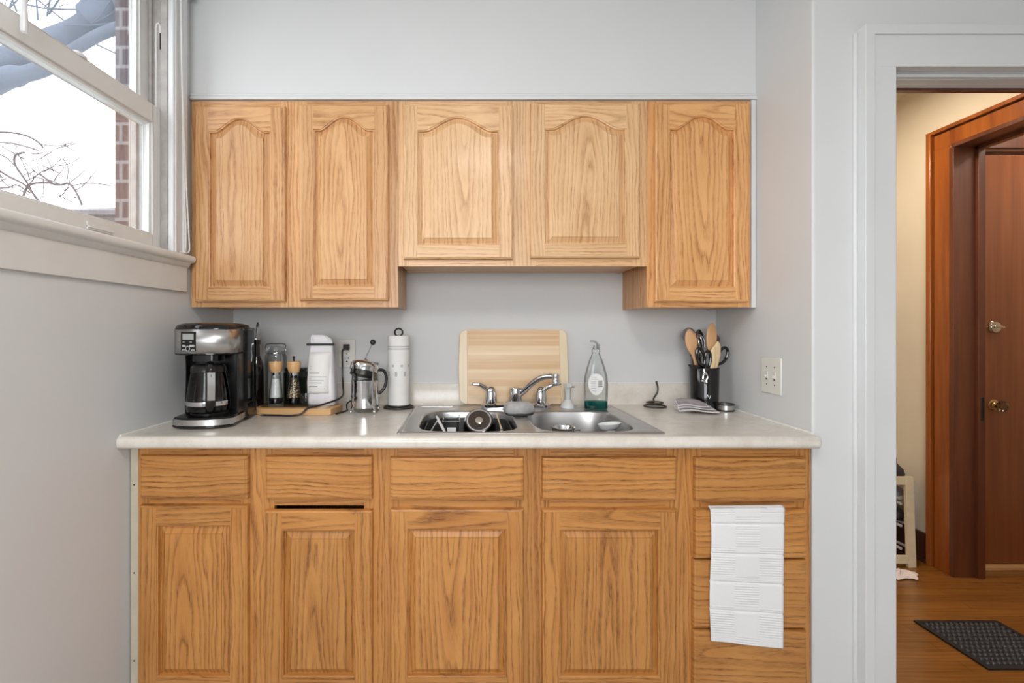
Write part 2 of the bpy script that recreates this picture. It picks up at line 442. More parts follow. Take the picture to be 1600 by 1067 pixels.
WY0, WY1, WZ0, WZ1 = -56.0, -16.6, 58.3, 97.0            # window opening
m = MB(lw)
m.box(-5.2, -150, 0, 0, 0, WZ0).box(-5.2, -150, WZ1, 0, 0, 102).box(-5.2, WY1, WZ0, 0, 0, WZ1).box(-5.2, -150, WZ0, 0, WY0, WZ1)
struct(m, 'wall_left', 'wall', smooth=False)
m = MB(lw)
BY0, BY1 = -58.5, -14.8
m.box(-8.7, -150, -10, -5.22, 4, 55.5).box(-8.7, -150, 99, -5.22, 4, 110).box(-8.7, BY1, 55.5, -5.22, 4, 99).box(-8.7, -150, 55.5, -5.22, BY0, 99)
m.box(-9.8, BY0-1, 55.5, -5.22, BY1+0.5, 57.6)
struct(m, 'wall_outside', 'brick', smooth=False)
struct(MB().box(-46, 0, 0, 43.9, 4, 102), 'wall_back', 'wall', smooth=False)
m = MB(); m.prism([(46.9, 0), (RWX(0), 0), (RWX(-24.0), -24.0), (RWX(-24)+0.08, -24.14), (RWX(-24)+0.22, -24.2), (46.9, -24.2)], 0, 102)
struct(m, 'wall_right', 'wall', smooth=False)
m = MB()
m.box(46.9, -24.2, 0, 50.6, -20, 102)
m.box(50.6, -24.2, 79.7, 81.6, -20, 102).box(81.6, -24.2, 0, 150, -20, 102)
struct(m, 'wall_door', 'wall', smooth=False)
struct(MB().box(-41.5, -12, 82.5, 43, -0.02, 101.9), 'wall_soffit', 'wall', smooth=False)
m = MB()
m.box(-50, -154, 0, -36, -150, 102).box(24, -154, 0, 134, -150, 102).box(-36, -154, 0, 24, -150, 34).box(-36, -154, 88, 24, -150, 102)
struct(m, 'wall_rear', 'wall', smooth=False)
struct(MB().box(130, -150, 0, 134, -20, 102), 'wall_kitchen_side', 'wall', smooth=False)
struct(MB().box(-52, -154, 102, 134, 4, 106), 'ceiling', 'ceiling', smooth=False)
struct(MB().prism([(-50, -154), (134, -154), (134, -22.2), (44, -22.2), (44, 2), (-50, 2)], -2, 0), 'floor', 'kitfloor', smooth=False)

# unseen window added behind the camera for frontal fill light
w2 = MB()
for a in ((-36, -32, 34, 88), (20, 24, 34, 88), (-7, -5, 34, 88)): w2.box(a[0], -152.6, a[2], a[1], -151, a[3])
w2.box(-36, -152.6, 34, 24, -151, 38).box(-36, -152.6, 84, 24, -151, 88)
struct(w2, 'window_added', 'white', bevel=0.1)

# window 1: double-hung sash in the left wall
m = MB(lw)
m.box(-5.15, WY1-0.07, WZ0+0.02, -0.03, WY1+0.3, WZ1-0.02).box(-5.15, WY0-0.3, WZ0+0.02, -0.03, WY0+0.07, WZ1-0.02).box(-5.15, WY0, WZ1-0.8, -0.03, WY1, WZ1+0.1)
m.box(-0.9, WY1-0.4, 59, 0.0, WY1, WZ1-0.8)                                      # inner stop
m.box(-2.55, WY1-0.5, 78.4, -2.1, WY1, WZ1-0.8)                                    # parting bead
m.box(-5.5, WY1-0.05, 57.7, -5.2, BY1+0.02, 98.6).box(-5.5, BY0, 57.7, -5.2, WY0+0.05, 98.6).box(-5.5, BY0, 96.6, -5.2, BY1, 98.9)
m.box(-4.9, WY1-0.45, 58.3, -4.15, WY1, WZ1-0.8)
m.box(-8.0, BY0, 57.6, -1.0, BY1, 58.3)                                            # outside sill
window = struct(m, 'window_1', 'jambpaint', bevel=0.06)
def sash(name, w0, w1, z0, z1, stile, top, bot):
    m = MB(lw); y0, y1 = WY0+0.15, WY1-0.1
    m.box(w0, y0, z0, w1, y0+stile, z1).box(w0, y1-stile, z0, w1, y1, z1)
    m.box(w0, y0+stile, z0, w1, y1-stile, z0+bot).box(w0, y0+stile, z1-top, w1, y1-stile, z1)
    for a, b, c, d in ((y0+stile, z0+bot, y0+stile+0.3, z1-top), (y1-stile-0.3, z0+bot, y1-stile, z1-top), (y0+stile+0.3, z0+bot, y1-stile-0.3, z0+bot+0.3), (y0+stile+0.3, z1-top-0.3, y1-stile-0.3, z1-top)):
        m.box(w0+0.35, a, b, w1-0.3, c, d)
    s = m.build(name, 'sash', window, bevel=0.07)
    g = MB(lw).box((w0+w1)/2-0.05, y0+stile-0.1, z0+bot-0.1, (w0+w1)/2+0.05, y1-stile+0.1, z1-top+0.1).build('glass_pane', 'glass', s, smooth=False)
    return s
lower = sash('lower_sash', -2.35, -0.95, 58.98, 78.1, 1.75, 2.3, 2.0)
upper = sash('upper_sash', -4.0, -2.6, 76.2, 96.0, 1.75, 2.0, 2.0)
m = MB(lw); m.lathe([(0.9, 78.1), (0.9, 78.35), (0.75, 78.5), (0.3, 78.8), (0.12, 78.85)], (-1.6, -29.6, 0), 16).box(-1.95, -30.6, 78.1, -1.2, -27.6, 78.4)
m.build('sash_lock', 'sash', lower, bevel=0.05)
m = MB(lw); m.box(-0.95, -29.2, 59.75, -0.55, -25.6, 60.0).box(-0.95, -29.2, 59.55, -0.75, -25.6, 60.4)
m.build('sash_lift', 'sash', lower, bevel=0.05)
# pulley and sash cord slot in the jamb
m = MB(lw); m.tube([(-1.7, WY1-0.02, 84.6), (-1.7, WY1-0.12, 84.7), (-1.7, WY1-0.12, 89.3), (-1.55, WY1-0.12, 89.8), (-1.3, WY1-0.12, 89.9), (-1.15, WY1-0.1, 89.6), (-1.12, WY1-0.05, 88.6)], 0.16, 8)
m.tube([(-1.7, WY1-0.1, 78.2), (-1.7, WY1-0.1, 84.7)], 0.12, 8)
m.build('sash_cord', 'sash', window)
MB(lw).box(-1.25, WY1-0.12, 86.4, -0.98, WY1-0.06, 89.9).build('pulley_slot', 'hole', window, bevel=0.1)
# casing, stool and apron
m = MB(lw)
m.box(0, -16.9, 59, 0.75, -14.9, 98).box(0, -15.0, 59, 1.05, -14.2, 98).box(0, WY0-3, 59, 0.75, WY0+0.3, 98).box(0, WY0-3, 97, 0.75, -14.2, 101)
m.box(0.4, -16.6, 59, 0.9, -16.1, 97)
m.build('window_casing', 'white', window, bevel=0.14, seg=3)
m = MB(lw)
prof = [(-0.9, 58.95), (1.25, 58.95), (1.5, 58.85), (1.62, 58.6), (1.62, 58.3), (1.5, 58.05), (1.25, 57.95), (0.95, 57.9), (0.8, 57.6), (0.6, 57.3), (0.0, 57.2), (-0.9, 57.2)]
m.loft([[(x, y, z) for x, z in prof] for y in (-62, -13.3)])
m.build('window_stool', 'sash', window, angle=50)
MB(lw).box(0, -62, 53.85, 0.45, -13.4, 57.3).build('window_apron', 'sash', window, bevel=0.05)

# exterior
gr = MB(); gr.box(-2200, -900, -40, -56, 1600, -38)
struct(gr, 'ground', 'ground', smooth=False)
def limb(mb, p, d, L, r, depth, spread=0.6, kids=3):
    pts = [Vector(p)]; d = Vector(d).normalized(); q = Vector(p); rs = [r]
    for k in range(5):
        d = (d+Vector((random.uniform(-.25, .25), random.uniform(-.25, .25), random.uniform(-.12, .22)))).normalized()
        q = q+d*L/5; pts.append(q.copy()); rs.append(r*(1-0.14*(k+1)))
    mb.tube(pts, rs, 6)
    if depth:
        for k in range(kids):
            i = random.randint(1, 5)
            nd = (d+Vector((random.uniform(-1, 1), random.uniform(-1, 1), random.uniform(-.4, .9)))*spread).normalized()
            limb(mb, pts[i], nd, L*random.uniform(.5, .75), rs[i]*0.55, depth-1, spread, kids)
random.seed(21)
# the near tree stands beyond the corner of the house; its big limbs cross the upper panes
m = MB()
m.tube(smooth_path([(-262, 96, -40), (-258, 98, 40), (-246, 104, 98), (-218, 112, 134), (-190, 117, 154), (-174, 117, 164), (-159, 117, 170), (-149, 117, 178), (-141, 118, 194), (-134, 122, 225)], 5), [15]*12+[9.0]*6+[6.6]*7+[5.0]*8+[7.0]*6+[9.5]*7, 14)
m.tube(smooth_path([(-141, 118, 192), (-134, 116, 176), (-128, 114, 150), (-120, 110, 100)], 4), [8, 8, 7.6, 7, 6.5, 6, 5.6, 5.2, 5, 4.6, 4.2, 4, 3.8], 12)
m.tube(smooth_path([(-206, 112, 140), (-186, 112, 148), (-170, 112, 152), (-158, 112, 159), (-146, 112, 166), (-130, 112, 172)], 5), [4.0]*8+[3.0]*6+[2.2]*12, 10)
for _ in range(26):
    limb(m, (random.uniform(-205, -150), random.uniform(108, 125), random.uniform(166, 192)), (random.uniform(-.7, .7), random.uniform(-.3, .3), random.uniform(-.2, .9)), random.uniform(26, 44), 0.42, 2, 0.9, 3)
o = m.build('bare_tree', 'bark'); tag(o, 'thick grey bare tree limb crossing the upper window panes', 'tree')
random.seed(5)
m = MB()
def far(px, r): 
    m.tube(smooth_path([(x, y, z) for x, y, z in px], 4), r, 6)
def q(a, b, y=337): return ((a-730)*0.5476, y, 48.33-(b-517)*0.5476)
m.tube(smooth_path([(-420, 345, -40), (-408, 342, 60), q(-20, 400), q(30, 360), q(66, 322)], 4), [7]*5+[4]*4+[2.4]*4+[1.6]*4, 8)
for pts, rr in (([q(66, 322), q(50, 300), q(42, 285), q(24, 258), q(24, 243), q(38, 238)], 0.95), ([q(34, 312), q(45, 290), q(70, 285), q(92, 289), q(108, 287), q(120, 302), q(128, 320)], 0.95),
                ([q(-10, 206), q(18, 207), q(44, 213), q(62, 224), q(67, 231)], 0.8), ([q(-8, 222), q(20, 224), q(44, 230), q(60, 235)], 0.6), ([q(-8, 262), q(14, 276), q(40, 290), q(66, 320)], 0.85),
                ([q(-8, 294), q(14, 293), q(26, 289), q(48, 302)], 0.7), ([q(24, 260), q(12, 248), q(-6, 238)], 0.5), ([q(46, 288), q(60, 272), q(74, 280), q(94, 288)], 0.55), ([q(60, 225), q(90, 228), q(112, 223)], 0.45), ([q(104, 288), q(106, 262), q(98, 247)], 0.4), ([q(112, 290), q(140, 286), q(175, 290)], 0.5)):
    far(pts, rr)
for k in range(30):
    limb(m, q(random.uniform(-10, 110), random.uniform(225, 310), 337+random.uniform(-10, 30)), (random.uniform(-1, 1), random.uniform(-.3, .3), random.uniform(-.5, .8)), random.uniform(16, 40), 0.55, 2, 0.8, 3)
o = m.build('bare_tree', 'twig'); tag(o, 'thin leafless branches spreading low behind the lower window pane', 'tree')
h = thing('neighbor_house', 'grey roofed house far behind the lower window pane', 'house', (-440, 560, -40))
MB().box(-505, 520, -40, -330, 640, 190).build('wall', 'siding', h, smooth=False)
m = MB(); m.loft([[(-522, 505, 188), (-315, 505, 188), (-315, 655, 188), (-522, 655, 188)], [(-522, 505, 193), (-315, 505, 193), (-315, 655, 193), (-522, 655, 193)], [(-455, 575, 214), (-385, 575, 214), (-385, 585, 214), (-455, 585, 214)]])
m.build('roof', 'roof', h, smooth=False)

# trims of the alcove
m = MB()
m.box(-40.0, -12.42, 81.72, 42.0, -11.6, 82.2).box(-40.0, -12.28, 82.2, 42.0, -11.6, 82.62)
struct(m, 'trim_1', 'white', bevel=0.1)
struct(MB().box(41.03, -12.25, 51.7, 41.72, -11.0, 81.7), 'trim_2', 'white', bevel=0.05)
m = MB(); m.box(-40.55, -24.0, 0, -39.62, -23.2, 34.6)
f = struct(m, 'trim_3', 'filler', bevel=0.05)
for z in (8.6, 19.2, 29.8): MB().lathe([(0.1, 0), (0.1, 0.03)], (-40.1, -24.0, z), 8, Matrix.Rotation(PI/2, 3, 'X')).build('nail_hole', 'hole', f)
# white door casing of the hall opening
cx0, cx1, cz = 46.64, 50.5, 79.5
m = MB()
m.box(cx0+1.0, -25.35, 0, cx1, -24.2, cz).box(cx0, -25.65, 0, cx0+1.15, -24.2, 84.3)
m.box(cx0+1.0, -25.35, cz, 81.7, -24.2, 83.2).box(cx0+1.0, -25.65, 83.15, 85.7, -24.2, 84.3).box(81.7, -25.35, 0, 84.5, -24.2, 83.2).box(84.4, -25.65, 0, 85.6, -24.2, 84.3)
m.tube([(cx0-0.15, -24.3, 0), (cx0-0.15, -24.3, 83.9)], 0.28, 6)
m.box(cx1, -25.2, 0, cx1+0.15, -20, cz).box(cx1, -25.2, cz, 81.7, -20, cz+0.2).box(81.55, -25.2, 0, 81.7, -20, cz)
m.box(cx1+0.15, -23.6, cz-0.4, 81.5, -23.0, cz).box(cx1+0.15, -23.6, 0, cx1+0.35, -23.0, cz-0.4)
struct(m, 'trim_4', 'white', bevel=0.09, seg=3)

# ------------------------------------------------------------------ the hall beyond
struct(MB().box(44, -22.2, -2, 150, 64, 0), 'floor_hall', 'hallfloor', smooth=False)
struct(MB().box(44, -20, 100, 150, 64, 104), 'ceiling_hall', 'hallwall', smooth=False)
struct(MB().box(44, -20, 0, 46, 60, 100), 'wall_hall_left', 'hallwall', smooth=False)
struct(MB().box(44, 60, 0, 96, 64, 100), 'wall_hall_far', 'hallwall', smooth=False)
m = MB(); m.box(96.2, 14.0, 0, 101, 64, 100).box(96.2, -20, 85.2, 101, 14.0, 100)
struct(m, 'wall_hall_right', 'hallwall', smooth=False)
m = MB(); m.box(101, 17.4, 0, 104.4, 21, 100).box(104.4, 17.4, 85.5, 138, 21, 100).box(138, 17.4, 0, 146, 21, 100).box(146, -20, 0, 150, 21, 100)
struct(m, 'wall_vestibule', 'hallwall', smooth=False)
m = MB(); m.box(50.2, -19.98, 0, 50.55, -19.2, 79.2).box(46.0, -19.98, 79.25, 86, -19.2, 84).box(46.05, -19.98, 0, 50.3, -19.2, 79.25)
struct(m, 'trim_6', 'jambwood', bevel=0.05)
# stained casing round the vestibule opening
m = MB()
m.box(95.35, 13.6, 0, 96.2, 17.2, 84.9).box(95.35, -20, 84.9, 96.2, 17.2, 88.0)
m.box(94.85, 17.5, 0, 96.2, 18.5, 89.0).box(94.85, -20, 88.25, 96.2, 17.6, 89.0)
m.box(95.7, 17.15, 0, 96.2, 17.55, 88.3)
tw = struct(m, 'trim_5', 'trimwood', bevel=0.1)
m = MB()
m.box(95.3, 13.1, 0, 100.95, 13.98, 84.4).box(99.6, 12.5, 0, 100.95, 13.2, 84.4)
m.box(95.3, -20, 84.4, 100.95, 13.6, 85.18).box(99.6, -20, 83.8, 100.95, 13.2, 84.5)
jb = m.build('door_jamb', 'jambwood', tw, bevel=0.05)
m = MB(); m.box(100.05, 12.42, 30.8, 100.65, 12.52, 35.4)
sp = m.build('strike_plate', 'dark_metal', jb, bevel=0.03)
struct(MB().box(95.5, 18.52, 0, 96.18, 60, 6.0).box(95.1, 18.52, 0, 95.6, 60, 0.7), 'baseboard_right', 'basewood', bevel=0.1)
# the dark door of the vestibule
d1 = struct(MB().box(104.7, 17.0, 0.9, 136.5, 18.7, 84.2), 'door_1', 'doorwood', bevel=0.08)
m = MB(); m.box(101.0, 16.6, 0, 104.45, 17.38, 85.6).box(136.8, 16.6, 0, 140, 17.38, 85.6).box(101.0, 16.6, 85.5, 140, 17.38, 88.6)
m.box(101.0, 16.3, 88.4, 140, 17.38, 89.0).box(104.2, 18.75, 0, 137, 20.5, 87)
m.build('door_frame', 'jambwood', d1, bevel=0.06)
MB().box(104.4, 15.8, 0.0, 137, 18.6, 0.75).build('threshold', 'boardwood', d1, bevel=0.1)
RX = Matrix.Rotation(PI/2, 3, 'X')
m = MB(); m.lathe([(1.15, 0), (1.15, 0.12), (0.95, 0.25), (0.55, 0.32), (0.4, 0.5), (0.36, 1.0)], (107.3, 17.0, 33.2), 24, RX)
rs = m.build('door_knob', 'brass', d1)
m = MB(); m.lathe([(0.4, 0.9), (0.55, 1.05), (1.0, 1.35), (1.12, 1.75), (0.9, 2.15), (0.45, 2.35)], (107.3, 17.0, 33.2), 10, RX)
m.build('glass_knob', 'crystal', rs, angle=15)
m = MB(); m.lathe([(1.3, 0), (1.3, 0.2), (1.05, 0.55), (0.5, 0.6)], (107.3, 17.0, 49.1), 24, RX)
db = m.build('deadbolt', 'nickel', d1)
m = MB(); m.box(106.5, 15.9, 48.9, 108.7, 16.5, 49.4); m.build('thumb_turn', 'nickel', db, bevel=0.15)

# ------------------------------------------------------------------ oak cabinets
def board(mb, x0, z0, x1, z1, y0, y1, grain, straight=True, mid=None):
    sd = Seed((x0+x1)/2+y0 if grain == 'z' else (z0+z1)/2+y0, (z0+z1)/2 if grain == 'z' else (x0+x1)/2, straight)
    mb.box(x0, y0, z0, x1, y1, z1, grain, sd)
def door(parent, x0, x1, z0, z1, yf, mat, arch=True, botrail=2.0):
    st = 2.05; xl, xr, zb = x0+st, x1-st, z0+botrail
    zs = z1-(3.65 if arch else 2.3); rise = 1.95 if arch else 0.0
    N = 28 if arch else 2
    def top(t, e):
        if not arch: return zs-e
        u = min(1, max(0, (t-0.09)/0.82)); return zs-e+rise*(0.5-0.5*cos(2*PI*u))**0.72
    def loop(e):
        w = xr-xl-2*e
        return [(xl+e, zb+e), (xr-e, zb+e)]+[(xr-e-w*k/N, top(1-k/N, e)) for k in range(N+1)]
    sl = Seed((x0+xl)/2, z0+5, True); sr = Seed((x1+xr)/2, z0+5, True); sb = Seed((z0+zb)/2, (x0+x1)/2, True); stp = Seed((z1+zs)/2, (x0+x1)/2, False)
    m = MB(); ch = 0.28
    V = lambda s, pts: ([s.at(p[0], p[2]) for p in pts], s.s)
    H = lambda s, pts: ([s.at(p[2], p[0]) for p in pts], s.s)
    fx0, fx1, fz0, fz1 = x0+ch, x1-ch, z0+ch, z1-ch
    q = [(fx0, yf, fz0), (xl, yf, fz0), (xl, yf, fz1), (fx0, yf, fz1)]; m.poly(q, V(sl, q))
    q = [(xr, yf, fz0), (fx1, yf, fz0), (fx1, yf, fz1), (xr, yf, fz1)]; m.poly(q, V(sr, q))
    q = [(xl, yf, fz0), (xr, yf, fz0), (xr, yf, zb), (xl, yf, zb)]; m.poly(q, H(sb, q))
    for k in range(N):
        a, b = k/N, (k+1)/N; w = xr-xl
        q = [(xl+w*a, yf, top(a, 0)), (xl+w*b, yf, top(b, 0)), (xl+w*b, yf, fz1), (xl+w*a, yf, fz1)]; m.poly(q, H(stp, q))
    # outer edge profile
    rings = [(ch, yf), (ch-0.03, yf+0.06), (0.1, yf+0.12), (0.02, yf+0.25), (0, yf+0.4), (0, yf+0.74)]
    for (e0, ya), (e1, yb) in zip(rings, rings[1:]):
        A = [(x0+e0, ya, z0+e0), (x1-e0, ya, z0+e0), (x1-e0, ya, z1-e0), (x0+e0, ya, z1-e0)]
        B = [(x0+e1, yb, z0+e1), (x1-e1, yb, z0+e1), (x1-e1, yb, z1-e1), (x0+e1, yb, z1-e1)]
        for i in range(4):
            j = (i+1) % 4; q = [A[i], B[i], B[j], A[j]]
            m.poly(q, (H(sb, q), V(sr, q), H(stp, q), V(sl, q))[i])
    q = [(x0, yf+0.74, z0), (x0, yf+0.74, z1), (x1, yf+0.74, z1), (x1, yf+0.74, z0)]; m.poly(q, V(sl, q))
    prof = [(0, 0), (0.06, 0.1), (0.16, 0.14), (0.22, 0.5)]
    for (e0, a), (e1, b) in zip(prof, prof[1:]):
        A = loop(e0); B = loop(e1); n = len(A)
        for i in range(n):
            j = (i+1) % n; q = [(A[i][0], yf+a, A[i][1]), (A[j][0], yf+a, A[j][1]), (B[j][0], yf+b, B[j][1]), (B[i][0], yf+b, B[i][1])]
            m.poly(q, H(sb, q) if i == 0 else V(sr, q) if i == 1 else V(sl, q) if i == n-1 else H(stp, q))
    d = m.build('door', mat, parent, angle=30)
    p = MB(); sd = Seed((xl+xr)/2, (zb+zs)/2, False)
    prof = [(0.18, 0.5), (0.34, 0.52), (0.66, 0.34), (1.02, 0.12), (1.06, 0.02), (1.3, 0.02)]
    for (e0, a), (e1, b) in zip(prof, prof[1:]):
        A = loop(e0); B = loop(e1); n = len(A)
        for i in range(n):
            j = (i+1) % n; q = [(A[i][0], yf+a, A[i][1]), (A[j][0], yf+a, A[j][1]), (B[j][0], yf+b, B[j][1]), (B[i][0], yf+b, B[i][1])]
            p.poly(q, V(sd, q))
    A = loop(1.3); N2 = len(A)-2
    xa, xb = A[0][0], A[1][0]; w = xb-xa
    for k in range(N):
        a, b = k/N, (k+1)/N
        q = [(xa+w*a, yf+0.02, A[0][1]), (xa+w*b, yf+0.02, A[0][1]), (xa+w*b, yf+0.02, top(b, 1.3)), (xa+w*a, yf+0.02, top(a, 1.3))]; p.poly(q, V(sd, q))
    p.build('raised_panel', mat, d, angle=30)
    return d
def drawer(parent, x0, x1, z0, z1, yf, mat, name='drawer'):
    m = MB(); sd = Seed((z0+z1)/2, (x0+x1)/2, False)
    rings = [(0.34, yf), (0.3, yf+0.06), (0.12, yf+0.14), (0.03, yf+0.3), (0, yf+0.42), (0, yf+0.74)]
    L = lambda e, y: [(x0+e, y, z0+e), (x1-e, y, z0+e), (x1-e, y, z1-e), (x0+e, y, z1-e)]
    U = lambda q: ([sd.at(p[2]*0.8, p[0]) for p in q], sd.s)
    q = L(*rings[0]); m.poly(q, U(q)); q = L(*rings[-1])[::-1]; m.poly(q, U(q))
    for a, b in zip(rings, rings[1:]):
        A, B = L(*a), L(*b)
        for i in range(4): q = [A[i], B[i], B[(i+1) % 4], A[(i+1) % 4]]; m.poly(q, U(q))
    return m.build(name, mat, parent, angle=30)
def carcass(parent, x0, x1, z0, z1, y0, y1, mat, top=True):
    m = MB(); t = 0.5
    def pan(a, b, c, d, e, f, g): m.box(a, b, c, d, e, f, g, Seed((a+d)/2+(b+e)/2 if g == 'z' else (c+f)/2, 0, True))
    pan(x0, y0, z0, x0+t, y1, z1, 'z'); pan(x1-t, y0, z0, x1, y1, z1, 'z')
    pan(x0+t, y0, z0+0.1, x1-t, y1, z0+0.1+t, 'x'); pan(x0+t, y1-0.25, z0+0.6, x1-t, y1, z1, 'z')
    if top: pan(x0+t, y0, z1-t, x1-t, y1-0.25, z1, 'x')
    return m.build('cabinet_body', mat, parent, smooth=False)
def frame(parent, stiles, rails, z0, z1, yf, mat):
    m = MB()
    for a, b in stiles: board(m, a, z0, b, z1, yf, yf+0.75, 'z')
    for a, b, c, d in rails: board(m, a, c, b, d, yf+0.004, yf+0.75, 'x')
    return m.build('face_frame', mat, parent, smooth=False)

random.seed(11)
ZU0, ZU1, ZM = 51.76, 81.6, 57.69
c = thing('wall_cabinet', 'tall two-door oak wall cabinet beside the window', 'cabinet', (-25, -0.1, ZU0), 0, 'oak wall cabinets')
carcass(c, -39.85, -10.28, ZU0+0.1, ZU1, -11.25, -0.1, M['oakw'])
frame(c, [(-39.95, -38.1), (-27.2, -23.2), (-12.3, -10.02)], [(-38.1, -27.2, 79.6, ZU1), (-23.2, -12.3, 79.6, ZU1), (-38.1, -27.2, ZU0, 53.6), (-23.2, -12.3, ZU0, 53.6)], ZU0, ZU1, -12, 'oakw')
door(c, -39.16, -26.14, 52.5, 80.62, -12.76, 'oakw'); door(c, -24.12, -11.28, 52.7, 80.88, -12.76, 'oakw')
c = thing('wall_cabinet', 'short two-door oak wall cabinet above the sink', 'cabinet', (8, -0.1, ZM), 0, 'oak wall cabinets')
carcass(c, -9.75, 25.75, ZM+0.35, ZU1, -11.25, -0.1, M['oakp'])
frame(c, [(-9.98, -8.2), (5.6, 10.0), (23.9, 25.98)], [(-8.2, 5.6, 79.6, ZU1), (10.0, 23.9, 79.6, ZU1), (-8.2, 5.6, ZM, 59.6), (10.0, 23.9, ZM, 59.6)], ZM, ZU1, -12, 'oakp')
door(c, -9.17, 6.6, 58.62, 80.8, -12.76, 'oakp'); door(c, 9.08, 24.86, 58.78, 81.05, -12.76, 'oakp')
for x in (-5.9, 5.7, 20.6): MB().lathe([(0.16, -0.1), (0.16, 0.06), (0.0, 0.1)], (x, -10.0, ZM+0.35), 8).build('screw', 'hole', c)
c = thing('wall_cabinet', 'narrow single-door oak wall cabinet next to the white filler strip at right', 'cabinet', (33.5, -0.1, ZU0), 0, 'oak wall cabinets')
carcass(c, 26.28, 40.9, ZU0+0.1, ZU1, -11.25, -0.1, M['oakr'])
frame(c, [(26.02, 28.2), (39.2, 40.98)], [(28.2, 39.2, 79.6, ZU1), (28.2, 39.2, ZU0, 53.6)], ZU0, ZU1, -12, 'oakr')
door(c, 26.97, 40.5, 52.5, 81.02, -12.76, 'oakr')

ZB0, ZB1, YB = 4.3, 34.55, -24.0
c = thing('base_cabinet', 'oak base cabinet under the coffee maker with two drawers over two doors', 'cabinet', (-25, -0.2, 0), 0, 'oak base cabinets')
carcass(c, -39.5, -10.05, ZB0, ZB1, YB+0.75, -0.3, M['oakb'], False)
frame(c, [(-39.58, -38.2), (-27.2, -23.2), (-12.4, -10.005)], [(-38.2, -27.2, 32.6, ZB1), (-23.2, -12.4, 32.6, ZB1), (-38.2, -27.2, 26.6, 29.2), (-23.2, -12.4, 27.35, 29.2), (-38.2, -27.2, ZB0, 6), (-23.2, -12.4, ZB0, 6)], ZB0, ZB1, YB, 'oakb')
MB().box(-39.4, -20.5, 0, -10.1, -19.8, ZB0).build('toe_kick', 'oakb', c)
drawer(c, -39.03, -26.13, 28.32, 33.5, YB-0.76, 'oakb'); drawer(c, -24.09, -11.3, 28.25, 33.42, YB-0.76, 'oakb')
door(c, -39.03, -26.13, 5.1, 27.56, YB-0.76, 'oakb', False); door(c, -24.09, -11.3, 5.1, 26.95, YB-0.76, 'oakb', False)
c = thing('base_cabinet', 'wide oak base cabinet directly below the steel sink', 'cabinet', (8, -0.2, 0), 0, 'oak base cabinets')
carcass(c, -9.95, 25.95, ZB0, ZB1, YB+0.75, -0.3, M['oakb'], False)
frame(c, [(-9.995, -8.2), (5.6, 10.0), (23.9, 25.995)], [(-8.2, 5.6, 32.4, ZB1), (10.0, 23.9, 32.4, ZB1), (-8.2, 5.6, 26.4, 29.2), (10.0, 23.9, 26.4, 29.2), (-8.2, 5.6, ZB0, 6), (10.0, 23.9, ZB0, 6)], ZB0, ZB1, YB, 'oakb')
MB().box(-9.9, -20.5, 0, 25.9, -19.8, ZB0).build('toe_kick', 'oakb', c)
drawer(c, -9.2, 6.77, 28.1, 33.27, YB-0.76, 'oakb', 'false_drawer_front'); drawer(c, 8.93, 24.98, 28.1, 33.27, YB-0.76, 'oakb', 'false_drawer_front')
door(c, -9.2, 6.77, 5.1, 27.1, YB-0.76, 'oakb', False); door(c, 8.93, 24.98, 5.1, 27.05, YB-0.76, 'oakb', False)
c = thing('base_cabinet', 'narrow oak base cabinet with a stack of four drawers', 'cabinet', (33.5, -0.2, 0), 0, 'oak base cabinets')
carcass(c, 26.05, 41.2, ZB0, ZB1, YB+0.75, -0.3, M['oakb'], False)
frame(c, [(26.005, 28.2), (39.4, 41.3)], [(28.2, 39.4, 32.4, ZB1), (28.2, 39.4, 26.4, 29), (28.2, 39.4, 20, 22), (28.2, 39.4, 12, 14), (28.2, 39.4, ZB0, 6)], ZB0, ZB1, YB, 'oakb')
MB().box(26.1, -20.5, 0, 41.1, -19.8, ZB0).build('toe_kick', 'oakb', c)
for a, b in ((27.98, 33.23), (21.17, 27.1), (12.88, 21.02), (5.1, 12.6)):
    drawer(c, 27.16 if a > 20 else 26.95, 40.47, a, b, YB-0.76, 'oakb')
# ------------------------------------------------------------------ countertop, sink, faucet
ZC = 36.0
def cprof(y_in):                       # rolled front edge, (y, z)
    return [(y_in, 34.6), (-25.7, 34.6), (-25.95, 34.66), (-26.12, 34.85), (-26.18, 35.15), (-26.18, 35.45), (-26.1, 35.75), (-25.9, 35.94), (-25.6, 36.0), (y_in, 36.0)]
ct = thing('countertop', 'speckled beige laminate countertop with a low backsplash', 'countertop', (0, 0, 34.6))
m = MB(); YI = -24.25
XL = lambda y: LWX(y)+0.02
XR = lambda y: RWX(max(y, -24.2))-0.02
pf = cprof(YI)
left = [(XL(y)+0.06, y, z) for y, z in pf]
rgt0 = [(41.0, y, z) for y, z in pf]
rgt1 = [(41.3, -25.2+(y+25.2)*0.72, 35.3+(z-35.3)*0.9) for y, z in pf]
m.loft([left, rgt0, rgt1])
sx0, sx1, sy0, sy1 = -7.9, 23.2, -24.25, -3.4
m.prism([(XL(YI), YI), (sx0, YI), (sx0, -0.02), (XL(0), -0.02)], 34.6, 36.0)
m.prism([(sx1, YI), (XR(YI), YI), (XR(0), -0.02), (sx1, -0.02)], 34.6, 36.0)
m.prism([(sx0, sy1), (sx1, sy1), (sx1, -0.02), (sx0, -0.02)], 34.6, 36.0)
m.build('worktop', 'counter', ct)
m = MB(); m.loft([[(x, -0.02, 36.0), (x, -0.75, 36.0), (x, -0.75, 39.3), (x, -0.62, 39.48), (x, -0.02, 39.5)] for x in (XL(0)+0.05, XR(0)-0.02)])
m.build('backsplash', 'counter', ct)
m = MB()
